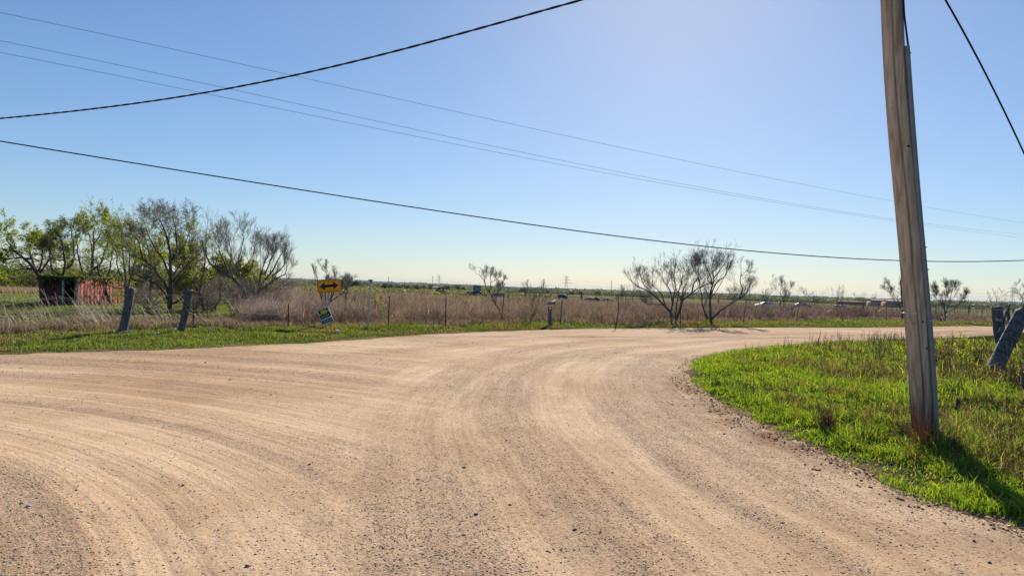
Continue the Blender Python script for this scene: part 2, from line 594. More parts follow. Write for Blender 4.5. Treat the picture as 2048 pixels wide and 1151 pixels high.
    show = n.new('ShaderNodeMapRange'); show.inputs[1].default_value = -.06; show.inputs[2].default_value = .10; l.new(cmp_.outputs[0], show.inputs[0])
    shown = n.new('ShaderNodeMath'); shown.operation = 'MULTIPLY'; shown.inputs[1].default_value = .62; l.new(show.outputs[0], shown.inputs[0])
    col = mix(shown.outputs[0], sand, stone_c)
    # small dark grit everywhere
    v2 = n.new('ShaderNodeTexVoronoi'); v2.inputs['Scale'].default_value = 150; l.new(tc.outputs['Object'], v2.inputs['Vector'])
    s2 = n.new('ShaderNodeSeparateColor'); l.new(v2.outputs['Color'], s2.inputs[0])
    grit = ramp(s2.outputs[0], .82, .92, (1, 1, 1), (.58, .53, .50))
    col = mix(.75, col, grit, 'MULTIPLY') if False else mix(1.0, col, grit, 'MULTIPLY')
    # tinted edge dirt and clay
    col = mix(sep.outputs[1], col, ramp(noise(14, 5), .3, .7, (.10, .062, .036), (.27, .17, .10)))
    col = mix(sep.outputs[2], col, (.235, .12, .062))
    l.new(col, b.inputs['Base Color'])
    h1 = noise(28, 6, rough=.7)
    hs = n.new('ShaderNodeMath'); hs.operation = 'MULTIPLY'; l.new(shown.outputs[0], hs.inputs[0])
    inv = n.new('ShaderNodeMath'); inv.operation = 'SUBTRACT'; inv.inputs[0].default_value = .8; l.new(v1.outputs['Distance'], inv.inputs[1]); l.new(inv.outputs[0], hs.inputs[1])
    ha = n.new('ShaderNodeMath'); ha.operation = 'MULTIPLY_ADD'; l.new(h1, ha.inputs[0]); ha.inputs[1].default_value = .9; l.new(hs.outputs[0], ha.inputs[2])
    bp = n.new('ShaderNodeBump'); bp.inputs['Strength'].default_value = .8; bp.inputs['Distance'].default_value = .012
    l.new(ha.outputs[0], bp.inputs['Height'])
    h2 = hsum
    bp2 = n.new('ShaderNodeBump'); bp2.inputs['Strength'].default_value = .6; bp2.inputs['Distance'].default_value = .03
    l.new(h2, bp2.inputs['Height']); l.new(bp.outputs[0], bp2.inputs['Normal'])
    l.new(bp2.outputs[0], b.inputs['Normal'])
    return m


def wood_material(name, c_dark, c_mid, c_light, rust=0.0, scale=1.0):
    m, n, l, b = M_new(name)
    b.inputs['Roughness'].default_value = .8; b.inputs['Specular IOR Level'].default_value = .2
    tc = n.new('ShaderNodeTexCoord')
    mp = n.new('ShaderNodeMapping'); mp.inputs['Scale'].default_value = (22 * scale, 22 * scale, .9 * scale)
    l.new(tc.outputs['Object'], mp.inputs[0])
    n1 = n.new('ShaderNodeTexNoise'); n1.inputs['Scale'].default_value = 1; n1.inputs['Detail'].default_value = 8; n1.inputs['Distortion'].default_value = .6
    l.new(mp.outputs[0], n1.inputs['Vector'])
    r = n.new('ShaderNodeValToRGB')
    r.color_ramp.elements[0].position = .28; r.color_ramp.elements[0].color = (*c_dark, 1)
    r.color_ramp.elements[1].position = .72; r.color_ramp.elements[1].color = (*c_light, 1)
    e = r.color_ramp.elements.new(.5); e.color = (*c_mid, 1)
    l.new(n1.outputs[0], r.inputs[0])
    mp2 = n.new('ShaderNodeMapping'); mp2.inputs['Scale'].default_value = (5, 5, .55); l.new(tc.outputs['Object'], mp2.inputs[0])
    n2 = n.new('ShaderNodeTexNoise'); n2.inputs['Scale'].default_value = 1.6; n2.inputs['Detail'].default_value = 5; l.new(mp2.outputs[0], n2.inputs['Vector'])
    r2 = n.new('ShaderNodeValToRGB'); r2.color_ramp.elements[0].position = .52; r2.color_ramp.elements[0].color = (0, 0, 0, 1)
    r2.color_ramp.elements[1].position = .68; r2.color_ramp.elements[1].color = (1, 1, 1, 1)
    l.new(n2.outputs[0], r2.inputs[0])
    mx = n.new('ShaderNodeMix'); mx.data_type = 'RGBA'; mx.blend_type = 'MIX'
    ms = n.new('ShaderNodeMath'); ms.operation = 'MULTIPLY'; ms.inputs[1].default_value = rust; l.new(r2.outputs[0], ms.inputs[0])
    l.new(ms.outputs[0], mx.inputs[0]); l.new(r.outputs[0], mx.inputs[6]); mx.inputs[7].default_value = (.20, .095, .04, 1)
    l.new(mx.outputs[2], b.inputs['Base Color'])
    bp = n.new('ShaderNodeBump'); bp.inputs['Strength'].default_value = .7; bp.inputs['Distance'].default_value = .01
    l.new(n1.outputs[0], bp.inputs['Height']); l.new(bp.outputs[0], b.inputs['Normal'])
    return m


M_road = road_material()
M_ground = vcol_mat('ground soil', 1., .0, .38, 3.5)
M_grass = foliage('grass blades', .5)
M_brush = foliage('dry twigs', .42, tcol=(1.1, 1, .9))
M_leaf = foliage('tree leaves', .6)
M_bark = vcol_mat('bark', .9, .15, .35, 22)
M_stone = vcol_mat('pebbles', .8, .3, .25, 60)
M_post = wood_material('weathered post wood', (.045, .043, .045), (.125, .12, .118), (.22, .21, .20), 0.1)
M_steel = simple('galvanised steel', (.36, .37, .38), .45, .7, .15, 12)
M_rusty = simple('rusty steel', (.085, .045, .032), .8, .2, .35, 20)
M_wire = simple('wire', (.30, .29, .28), .5, .6, .2, 20)
M_black = simple('black cable', (.010, .011, .014), .6, 0, .2, 20)

# ------------------------------------------------------------------ ground sheet
def polar(thetas, radii):
    T, R = np.meshgrid(thetas, radii, indexing='ij')
    return np.stack([R * np.sin(T), R * np.cos(T)], -1)


def ground_colour(P):
    n = len(P)
    r = np.hypot(P[:, 0], P[:, 1]); az = np.degrees(np.arctan2(P[:, 0], P[:, 1]))
    off = -road_sd(P)
    dirt = np.array([.19, .135, .085]); grassy = np.array([.060, .075, .022]); brown = np.array([.16, .115, .08])
    meadow = np.array([.13, .18, .05]); straw = np.array([.26, .19, .115]); far = np.array([.145, .16, .075]); wood = np.array([.07, .085, .05])
    a = fbm(P[:, 0] * .5, P[:, 1] * .5, 4)[:, None]
    c = dirt + (grassy - dirt) * smooth(.0, .35, off + (a[:, 0] - .5))[:, None]
    beyond = (sd_far(P) < 0)
    fl = smooth(-.3, .8, -sd_fen(P)) * smooth(-23, -16, az)
    c = c + (brown * (0.8 + .4 * a) - c) * fl[:, None]
    lm = smooth(30, 38, r) * beyond * smooth(-16, -22, az) * smooth(.3, .5, a[:, 0] + .1)
    c = c + (meadow - c) * lm[:, None]
    ls = smooth(62, 70, r) * smooth(-18, -24, az)
    c = c + (straw - c) * ls[:, None]
    ff = smooth(95, 150, r) * smooth(-22, -12, az)
    c = c + (far * (.8 + .4 * fbm(P[:, 0] * .012, P[:, 1] * .012, 4)[:, None]) - c) * ff[:, None]
    f2 = smooth(.45, .62, fbm(P[:, 0] * .006 + 9, P[:, 1] * .003, 3)) * smooth(120, 200, r)
    c = c + (np.array([.20, .155, .095]) - c) * f2[:, None] * .7
    fw = smooth(1400, 2400, r)
    c = c + (wood - c) * fw[:, None]
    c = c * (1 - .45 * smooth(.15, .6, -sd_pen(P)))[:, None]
    return np.clip(c, .01, .8)


def sheet(name, thetas, radii, zf, colf, mat, keep=None, sm=True, **kw):
    G = polar(thetas, radii)
    a, b = G.shape[:2]
    P = G.reshape(-1, 2)
    z = zf(P)
    V = np.column_stack([P, z])
    i = np.arange(a - 1)[:, None] * b; j = np.arange(b - 1)[None]
    F = np.stack([i + j, i + j + 1, i + b + j + 1, i + b + j], -1).reshape(-1, 4)
    C = colf(P)
    mb = MB()
    if keep is not None:
        k = keep(P)
        F = F[k[F].any(1)]
        used = np.unique(F); mp = np.full(len(P), -1); mp[used] = np.arange(len(used))
        F = mp[F]; V = V[used]; C = C[used]
    mb.add(V, F, C)
    if name == 'gravel_road':
        s_, dp_, d2_, df_ = streak(V[:, :2]); mb.trk = np.column_stack([dp_, d2_, track_side(V[:, :2])])
    return mb.build(name, mat, None, sm, **kw)


D2R = math.pi / 180
th = np.concatenate([np.arange(-180, -45, 5.), np.arange(-45, 45, .55), np.arange(45, 180.1, 5.)]) * D2R
ra = np.concatenate([[.02, .5, 1.2], np.geomspace(2.2, 60, 300), np.geomspace(62, 12000, 90)])
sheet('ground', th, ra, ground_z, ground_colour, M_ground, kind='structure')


def rut_z(P, s, dp):
    z = -(.5 - s) * .035
    z += (fbm(P[:, 0] * 2.5, P[:, 1] * 2.5, 3) - .5) * .02
    return z


def road_z(P):
    sd = road_sd(P) + ragged(P)
    s, dp, d2, df = streak(P)
    z = base_z(P[:, 0], P[:, 1]) + np.clip(sd * .35 - .01, -.12, .012) + rut_z(P, s, dp) * smooth(0, .6, sd)
    # eroded berm by the grass corner
    m = np.exp(-((dp - .12) / .16) ** 2) * smooth(13.5, 12, P[:, 1]) * smooth(6.0, 8, P[:, 1])
    z = z + m * (.05 + .10 * (fbm(P[:, 0] * 4, P[:, 1] * 4, 4) - .4))
    return z


def road_col(P):
    s, dp, d2, df = streak(P)
    sd = road_sd(P)
    edge = smooth(.75, .1, sd + (fbm(P[:, 0] * 2, P[:, 1] * 2, 3) - .5) * 1.0) * .55
    edge = edge * np.where(df < 1.2, .3, 1)
    rust = np.exp(-((dp - .25) / .3) ** 2) * smooth(14, 12, P[:, 1]) * smooth(6, 8.5, P[:, 1]) * smooth(.40, .6, fbm(P[:, 0] * 3, P[:, 1] * 3, 3)) * .85
    pinkfar = smooth(17, 30, P[:, 1]) * .18
    return np.column_stack([s, edge, np.clip(rust + pinkfar, 0, 1)])


th = np.concatenate([np.arange(-178, -44, 6.), np.arange(-44, 44, .42), np.arange(44, 179, 6.)]) * D2R
ra = np.concatenate([[.02, .6, 1.2, 1.8], np.geomspace(2.3, 60, 360), np.geomspace(61, 120, 30)])
sheet('gravel_road', th, ra, road_z, road_col, M_road, keep=lambda P: road_sd(P) + ragged(P) > -.25, kind='structure')

# ------------------------------------------------------------------ pebbles
OCT_V = np.array([[1, 0, 0], [-1, 0, 0], [0, 1, 0], [0, -1, 0], [0, 0, 1], [0, 0, -1]], float)
OCT_F = np.array([[0, 2, 4], [2, 1, 4], [1, 3, 4], [3, 0, 4], [2, 0, 5], [1, 2, 5], [3, 1, 5], [0, 3, 5]])
_t = (1 + 5 ** .5) / 2
ICO_V = norm(np.array([[-1, _t, 0], [1, _t, 0], [-1, -_t, 0], [1, -_t, 0], [0, -1, _t], [0, 1, _t], [0, -1, -_t], [0, 1, -_t], [_t, 0, -1], [_t, 0, 1], [-_t, 0, -1], [-_t, 0, 1]]))
ICO_F = np.array([[0, 11, 5], [0, 5, 1], [0, 1, 7], [0, 7, 10], [0, 10, 11], [1, 5, 9], [5, 11, 4], [11, 10, 2], [10, 7, 6], [7, 1, 8], [3, 9, 4], [3, 4, 2], [3, 2, 6], [3, 6, 8], [3, 8, 9], [4, 9, 5], [2, 4, 11], [6, 2, 10], [8, 6, 7], [9, 8, 1]])


def lumps(mb, C, S, col, ico=False, flat=.48, jit=.30):
    n = len(C)
    BV, BF = (ICO_V, ICO_F) if ico else (OCT_V, OCT_F)
    k = len(BV)
    V = np.tile(BV, (n, 1, 1)) * (1 + rng.uniform(-jit, jit, (n, k, 1)))
    a = rng.uniform(0, 2 * np.pi, n); t = rng.uniform(-.5, .5, n)
    V = V * np.stack([np.ones(n), rng.uniform(.55, .95, n), np.full(n, flat) * rng.uniform(.8, 1.2, n)], -1)[:, None, :]
    y = V[..., 1] * np.cos(t)[:, None] - V[..., 2] * np.sin(t)[:, None]
    z = V[..., 1] * np.sin(t)[:, None] + V[..., 2] * np.cos(t)[:, None]
    x = V[..., 0].copy()
    V = np.stack([x * np.cos(a)[:, None] - y * np.sin(a)[:, None], x * np.sin(a)[:, None] + y * np.cos(a)[:, None], z], -1)
    V = V * np.asarray(S)[:, None, None] + C[:, None, :]
    F = (BF[None] + (np.arange(n) * k)[:, None, None]).reshape(-1, 3)
    mb.add(V.reshape(-1, 3), F, np.repeat(col, k, axis=0))


STONE_PAL = [(.16, .14, .13), (.26, .20, .16), (.37, .27, .19), (.46, .35, .25), (.36, .31, .25), (.50, .46, .40), (.25, .13, .075)]
STONE_W = [.08, .14, .26, .26, .14, .06, .06]


def scatter_stones(n, r0, r1, smin, smax, pw=3.0, pal_w=STONE_W, gpow=1.0):
    r = r0 * (r1 / r0) ** rng.random(n)
    a = rng.uniform(-41, 41, n) * D2R
    P = np.column_stack([r * np.sin(a), r * np.cos(a)])
    s, dp, d2, df = streak(P)
    sd = road_sd(P)
    pr = (.30 + .70 * smooth(.3, .85, s)) ** gpow
    k = (sd > .05) & (rng.random(n) < pr)
    P = P[k]; r = r[k]
    m = len(P)
    S = smin + (smax - smin) * rng.random(m) ** pw
    S = S * np.maximum(1, (r / 9) ** .5)
    z = road_z(P) + S * .08
    return np.column_stack([P, z]), S, mix_cols(m, STONE_PAL, pal_w, .2)


mb = MB()
C_, S_, K_ = scatter_stones(105000, 3.2, 22, .003, .0120, 2.7)
lumps(mb, C_, S_, K_)
C_, S_, K_ = scatter_stones(380, 3.4, 26, .011, .022, 2.6, [.35, .25, .2, .1, .05, .03, .05])
lumps(mb, C_, S_, K_, True)
mb.build('gravel', M_stone, kind='stuff', label='loose grey and tan gravel scattered over the packed sandy road')

# a few larger stones that stand out, each a thing of its own
big = [(952, 1033, .035, 'dark', 'dark rounded stone lying alone near the bottom middle of the road'),
       (928, 1076, .026, 'pale', 'pale grey stone just nearer than the dark rounded stone on the road'),
       (366, 970, .030, 'dark', 'brown flat stone on the left half of the gravel road'),
       (56, 1018, .034, 'pale', 'grey stone at the left beside the tyre tread marks'),
       (619, 931, .034, 'dark', 'dark angular stone on the road left of the middle'),
       (495, 1132, .030, 'dark', 'dark wedge shaped stone at the bottom edge of the road'),
       (411, 725, .055, 'dark', 'small dark stone on the road just below the left grass verge'),
       (1979, 1124, .030, 'dark', 'dark stone in the bottom right corner of the road'),
       (842, 984, .022, 'dark', 'small dark stone beside the gravel drift left of the middle')]
for i, (px, py, s, k, lab) in enumerate(big):
    g = gnd0(px, py); P = np.array([[g[0], g[1]]])
    z = float(road_z(P)[0])
    m_ = MB()
    V = []
    bv = ICO_V[ICO_F].mean(1)
    V = np.vstack([ICO_V, norm(bv) * .97]) * (1 + rng.uniform(-.14, .14, (32, 1))) * np.array([1, .75, .5]) * s * .58
    F = []
    for fi, f in enumerate(ICO_F):
        F += [[f[0], f[1], 12 + fi], [f[1], f[2], 12 + fi], [f[2], f[0], 12 + fi]]
    m_.add(V, F, (.11, .10, .09) if k == 'dark' else (.36, .33, .29))
    o = m_.build('stone', M_stone)
    o.location = (g[0], g[1], z + s * .12); o.rotation_euler = (0, 0, rng.uniform(0, 6))
    tagged(o, lab, 'stone')

# clods of clay along the eroded edge
mb = MB()
n = 5000
idx = rng.integers(0, len(PEN), n)
k = (PEN[idx, 1] > 4.6) & (PEN[idx, 1] < 14) & (PEN[idx, 0] < 6)
base = PEN[idx][k]
base = base + rng.normal(0, .28, base.shape)
P = base[sd_pen(base) > -.15]
S_ = .005 + .016 * rng.random(len(P)) ** 2.5
lumps(mb, np.column_stack([P, road_z(P) + S_ * .3]), S_, mix_cols(len(P), [(.26, .15, .09), (.34, .22, .13), (.19, .12, .08)]), True)
mb.build('dirt_clods', M_stone, kind='stuff', label='crumbly reddish clods along the broken edge of the right verge')

# ------------------------------------------------------------------ grass
def sample_region(n, rmin, rmax, amin, amax, cond, power=1.0):
    r = rmin * (rmax / rmin) ** rng.random(n)
    a = rng.uniform(amin, amax, n) * D2R
    P = np.column_stack([r * np.sin(a), r * np.cos(a)])
    return P[cond(P)]


GREEN = [(.115, .215, .022), (.16, .27, .028), (.08, .16, .02), (.21, .27, .05), (.30, .26, .13), (.20, .14, .09)]


def blades(mb, P, h, wd, cols, lean=.35):
    n = len(P)
    z = ground_z(P)
    P0 = np.column_stack([P, z - .01])
    a = rng.uniform(0, 2 * np.pi, n); t = np.abs(rng.normal(0, lean, n))
    d = np.column_stack([np.cos(a) * t, np.sin(a) * t, np.ones(n)])
    P1 = P0 + norm(d) * h[:, None]
    bend = np.column_stack([np.cos(a), np.sin(a), -.35 * np.ones(n)]) * (h * rng.uniform(.1, .5, n))[:, None]
    slivers(mb, P0, P1, wd, cols, bend)


mb = MB()
P = sample_region(365000, 4.6, 34, 6, 47, lambda P: (sd_pen(P) < .12 + (fbm(P[:, 0] * 2.2, P[:, 1] * 2.2, 4) - .5) * 1.5))
r = np.hypot(P[:, 0], P[:, 1])
cl = fbm(P[:, 0] * 2.3, P[:, 1] * 2.3, 3); dryness = fbm(P[:, 0] * .55 + 40, P[:, 1] * .55, 4)
dp_e = -sd_pen(P)
dens = (smooth(.25, .5, cl) * .75 + .25) * (.3 + .7 * smooth(-.35, .25, dp_e))
dp = -sd_pen(P)
k = rng.random(len(P)) < dens
P, r, cl, dryness, dp = P[k], r[k], cl[k], dryness[k], dp[k]
h = (.03 + .21 * cl ** 1.9 * rng.uniform(.3, 1.6, len(P))) * (.45 + .55 * smooth(0, .9, dp)) * 1.2
wd = .0035 + .00085 * r
dry = smooth(.47, .62, dryness + rng.normal(0, .06, len(P))) * smooth(.3, 2, dp) * .58 + smooth(8, 12, P[:, 0]) * .2
isdry = rng.random(len(P)) < dry + .035 + .5 * smooth(.62, .72, fbm(P[:, 0] * 1.6 + 9, P[:, 1] * 1.6, 3)) * smooth(.3, 1.2, dp)
tall = (rng.random(len(P)) < .02 + .10 * smooth(.5, .65, dryness))
cg = 1.18 * mix_cols(len(P), [(.125, .215, .014), (.19, .285, .022), (.08, .14, .014), (.29, .33, .04)], [.33, .32, .15, .2], .18)
cd = mix_cols(len(P), [(.20, .13, .075), (.27, .20, .12), (.13, .09, .06), (.15, .16, .05)], None, .15)
cols = np.where(isdry[:, None], cd, cg)
h = h * np.where(tall, 1.9, 1.0)
blades(mb, P, h, wd, cols)
grass1 = mb.build('corner_grass', M_grass, kind='stuff', label='bright green spring grass on the road corner around the utility pole')

# verge beyond the road: narrow band of grass
mb = MB()
P = sample_region(520000, 15, 75, -42, 42, lambda P: True | (P[:, 0] > 0))
f = -sd_far(P)
k = (f > -.25 + (fbm(P[:, 0] * 1.6, P[:, 1] * 1.6, 2) - .5) * .9) & (sd_fen(P) > (fbm(P[:, 0] * .8, P[:, 1] * .8, 3) - .5) * 1.8)
P = P[k]; f = f[k]; r = np.hypot(P[:, 0], P[:, 1])
cl = fbm(P[:, 0] * 1.3, P[:, 1] * 1.3, 3); dry = fbm(P[:, 0] * .5 + 7, P[:, 1] * .5, 4)
h = (.035 + .24 * cl ** 2.2 * rng.uniform(.4, 1.3, len(P))) * (.35 + .65 * smooth(-.2, 1.2, f))
isd = rng.random(len(P)) < smooth(.50, .64, dry + rng.normal(0, .05, len(P))) * .75 + .07
cg = mix_cols(len(P), [(.095, .155, .022), (.15, .215, .03), (.07, .11, .025), (.20, .22, .05)], None, .15) * (.75 + .6 * fbm(P[:, 0] * .5 + 20, P[:, 1] * .5, 3))[:, None]
cd = mix_cols(len(P), [(.17, .12, .08), (.24, .18, .11)], None, .15)
blades(mb, P, h, .005 + .0006 * r, np.where(isd[:, None], cd, cg))
mb.build('verge_grass', M_grass, kind='stuff', label='strip of short green grass between the gravel road and the wire fence')

# left meadow grass and dead grass beneath the trees
mb = MB()
P = sample_region(70000, 20, 62, -42, -15.5, lambda P: sd_fen(P) < .2)
az = np.degrees(np.arctan2(P[:, 0], P[:, 1])); r = np.hypot(P[:, 0], P[:, 1]); f = -sd_fen(P)
deadz = smooth(5.5, 2.0, f + rng.normal(0, 1.0, len(P)) + (fbm(P[:, 0] * .6, P[:, 1] * .6, 3) - .5) * 4)
isd = rng.random(len(P)) < np.clip(deadz * .92 + .12 + smooth(.5, .65, fbm(P[:, 0] * .3, P[:, 1] * .3, 3)) * .3, 0, 1)
h = np.where(isd, rng.uniform(.10, .38, len(P)), rng.uniform(.06, .2, len(P))) * smooth(30, 22, r).clip(.45, 1)
cg = mix_cols(len(P), [(.10, .16, .03), (.15, .22, .04), (.19, .22, .06)])
cd = mix_cols(len(P), [(.20, .15, .105), (.27, .21, .145), (.14, .10, .075), (.17, .12, .09)])
blades(mb, P, h, .007 + .0005 * r, np.where(isd[:, None], cd, cg), .5)
mb.build('meadow_grass', M_grass, kind='stuff', label='mixed dead and green grass under the trees left of the fence')

# tall dead stalks lying over to the left, in front of the shed
mb = MB()
n = 1500
px = np.concatenate([rng.normal(75, 36, 90), rng.normal(190, 24, 170), rng.normal(310, 50, 90), rng.normal(20, 20, 20)])
for x_ in px:
    Y = rng.uniform(19.0, 23.5) + np.interp(x_, [0, 400], [-1, 3.0])
    a, b_ = ray(x_, 640)
    X = a * Y; z = gz(X, Y)
    L = rng.uniform(.5, 1.45) * (1 if rng.random() < .6 else .6)
    ln = rng.normal(-.45, .22)
    d = np.array([ln, rng.normal(0, .25), 1.]); d /= np.linalg.norm(d)
    p0 = np.array([X, Y, z]); t = np.linspace(0, 1, 5)[:, None]
    pts = p0 + d * L * t + np.array([ln * .35, 0, -.10]) * L * t ** 2
    tubes(mb, pts[None], (np.linspace(.006, .003, 5) * rng.uniform(.7, 1.3))[None], 3, mix_cols(1, [(.32, .25, .17), (.26, .20, .14), (.38, .31, .23)]))
mb.build('dead_stalks', M_brush, kind='stuff', label='tall pale dead grass stalks leaning left in front of the red shed')

# ------------------------------------------------------------------ brown thicket beyond the fence
def thicket(name, n_shrub, rmin, rmax, amin, amax, cond, hmin, hmax, twigs, pal, wts, wfac, label, mat=None, spread=.55, hs_=1.0, dark=None):
    P = sample_region(n_shrub, rmin, rmax, amin, amax, cond)
    n = len(P)
    H = rng.uniform(hmin, hmax, n) * (.62 + .72 * fbm(P[:, 0] * .3, P[:, 1] * .3, 4))
    azd = np.degrees(np.arctan2(P[:, 0], P[:, 1]))
    H = H * hs_ * (.93 + .35 * smooth(14, 32, azd))
    z = ground_z(P)
    T = twigs
    base = np.repeat(np.column_stack([P, z]), T, axis=0)
    Hh = np.repeat(H, T)
    m = n * T
    a = rng.uniform(0, 2 * np.pi, m); t = rng.uniform(0, 1, m) ** .7 * spread
    u = rng.uniform(0, .55, m)
    d0 = norm(np.column_stack([np.cos(a) * t, np.sin(a) * t, np.ones(m)]))
    P0 = base + d0 * (Hh * u)[:, None] + rng.normal(0, .08, (m, 3)) * [1, 1, 0]
    d1 = norm(d0 + rng.normal(0, .5, (m, 3)))
    P1 = P0 + d1 * (Hh * rng.uniform(.3, .62, m))[:, None]
    rr = np.hypot(base[:, 0], base[:, 1])
    pc = mix_cols(n, pal, wts, .12)
    pc = pc * (.72 + .62 * fbm(P[:, 0] * .45 + 11, P[:, 1] * .25, 4))[:, None]
    if dark is not None:
        kk = (smooth(6, 20, azd) * .8 + .35 * smooth(.4, .65, fbm(P[:, 0] * .15, P[:, 1] * .1, 3)))[:, None].clip(0, 1)
        pc = pc + (np.array(dark) * pc.mean(1, keepdims=True) / .2 - pc) * kk
    cols = np.repeat(pc, T, axis=0) * (1 + rng.normal(0, .18, (m, 1)))
    mb = MB()
    slivers(mb, P0, P1, (.006 + wfac * rr) * rng.uniform(.6, 1.4, m), np.clip(cols, .01, .8))
    return mb.build(name, mat or M_brush, kind='stuff', label=label)


BR = [(.175, .13, .105), (.25, .19, .14), (.14, .115, .105), (.35, .27, .18), (.20, .20, .10)]
thicket('brown_thicket', 15500, 24, 84, -17.5, 44, lambda P: sd_fen(P) < -.5, .6, 1.2, 22, BR, [.3, .25, .22, .18, .05], .00032,
        'low brown leafless thicket filling the field just beyond the wire fence', dark=(.165, .12, .112))
thicket('far_thicket', 11000, 60, 120, -22, 44, lambda P: sd_fen(P) < -2, .7, 1.15, 9, [(.22, .17, .145), (.28, .21, .17), (.24, .23, .12)], None, .0006,
        'brown scrub on the falling ground far behind the wire fence', dark=(.15, .11, .10))
thicket('tall_weeds', 1500, 25, 80, -16, 44, lambda P: (sd_fen(P) < -.2) & (fbm(P[:, 0] * .35 + 3, P[:, 1] * .35, 3) > .45), .9, 1.5, 14, [(.14, .11, .10), (.19, .16, .14), (.23, .22, .09)], None, .0004,
        'scattered taller grey stems standing out of the brown thicket', hs_=.92)
# taller purple grey shrubs at the left end of the thicket
thicket('fence_shrubs', 600, 24, 40, -21.5, -12, lambda P: (sd_fen(P) < -.7) & (rng.random(len(P)) < .12 + .9 * smooth(-15, -18.5, np.degrees(np.arctan2(P[:, 0], P[:, 1])))), .9, 1.55, 80,
        [(.25, .19, .165), (.32, .25, .21), (.22, .19, .18)], None, .00022, 'tangled leafless grey brown shrubs behind the yard sign', spread=.7)
# dry pale skirt of grass at the fence line
mb = MB()
P = sample_region(560000, 17, 72, -42, 42, lambda P: True | (P[:, 0] > 0))
f = -sd_fen(P)
k = (f > -.35 + (fbm(P[:, 0] * .7, P[:, 1] * .7, 3) - .5) * 2.2) & (f < 2.4) & (fbm(P[:, 0] * 1.4 + 3, P[:, 1] * 1.4, 3) > .36)
P = P[k]; r = np.hypot(P[:, 0], P[:, 1])
h = rng.uniform(.12, .5, len(P)) * (.3 + 1.1 * fbm(P[:, 0] * .9, P[:, 1] * .9, 3) ** 1.5)
cd = mix_cols(len(P), [(.27, .20, .15), (.34, .26, .19), (.21, .155, .125), (.16, .18, .06)], [.3, .25, .3, .15])
blades(mb, P, h, .005 + .00045 * r, cd, .4)
mb.build('dry_grass', M_brush, kind='stuff', label='pale brown dry grass along the foot of the wire fence')

# ------------------------------------------------------------------ trees
def resample(P, n):
    P = np.asarray(P, float)
    C = catmull(P, 8) if len(P) > 2 else P
    s = np.concatenate([[0], np.cumsum(np.linalg.norm(np.diff(C, axis=0), axis=1))])
    t = np.linspace(0, s[-1], n)
    return np.column_stack([np.interp(t, s, C[:, i]) for i in range(3)])


def sprout(P, R, per, lf, ang, n=6, up=.15, wig=.18, tmin=.25, rf=.55, tip=.25, grow=None, lmin=.0):
    """children of branches P (B,n0,3): each gets `per` children"""
    B, n0, _ = P.shape
    L = np.linalg.norm(np.diff(P, axis=1), axis=2).sum(1)
    idx = np.repeat(np.arange(B), per)
    m = len(idx)
    t = tmin + (1 - tmin) * rng.random(m)
    f = t * (n0 - 1); i0 = np.minimum(f.astype(int), n0 - 2); fr = f - i0
    p = P[idx, i0] * (1 - fr)[:, None] + P[idx, i0 + 1] * fr[:, None]
    T = norm(P[idx, i0 + 1] - P[idx, i0])
    r0 = (R[idx, i0] * (1 - fr) + R[idx, i0 + 1] * fr) * rf
    q = norm(np.cross(T, rng.normal(size=(m, 3))))
    a = np.radians(rng.normal(ang, ang * .25, m))
    d = norm(T * np.cos(a)[:, None] + q * np.sin(a)[:, None])
    ln = np.maximum(L[idx] * lf * rng.uniform(.5, 1.25, m) * (1.45 - 1.0 * t), lmin * (1.3 - .7 * t))
    pts = [p]
    for k in range(n - 1):
        d = norm(d + rng.normal(0, wig, (m, 3)) + np.array([0, 0, up]) * .5)
        p = p + d * (ln / (n - 1))[:, None]
        pts.append(p)
    Q = np.stack(pts, 1)
    RR = r0[:, None] * np.linspace(1, tip, n)[None]
    return Q, RR


TREE_PX = 1365.0


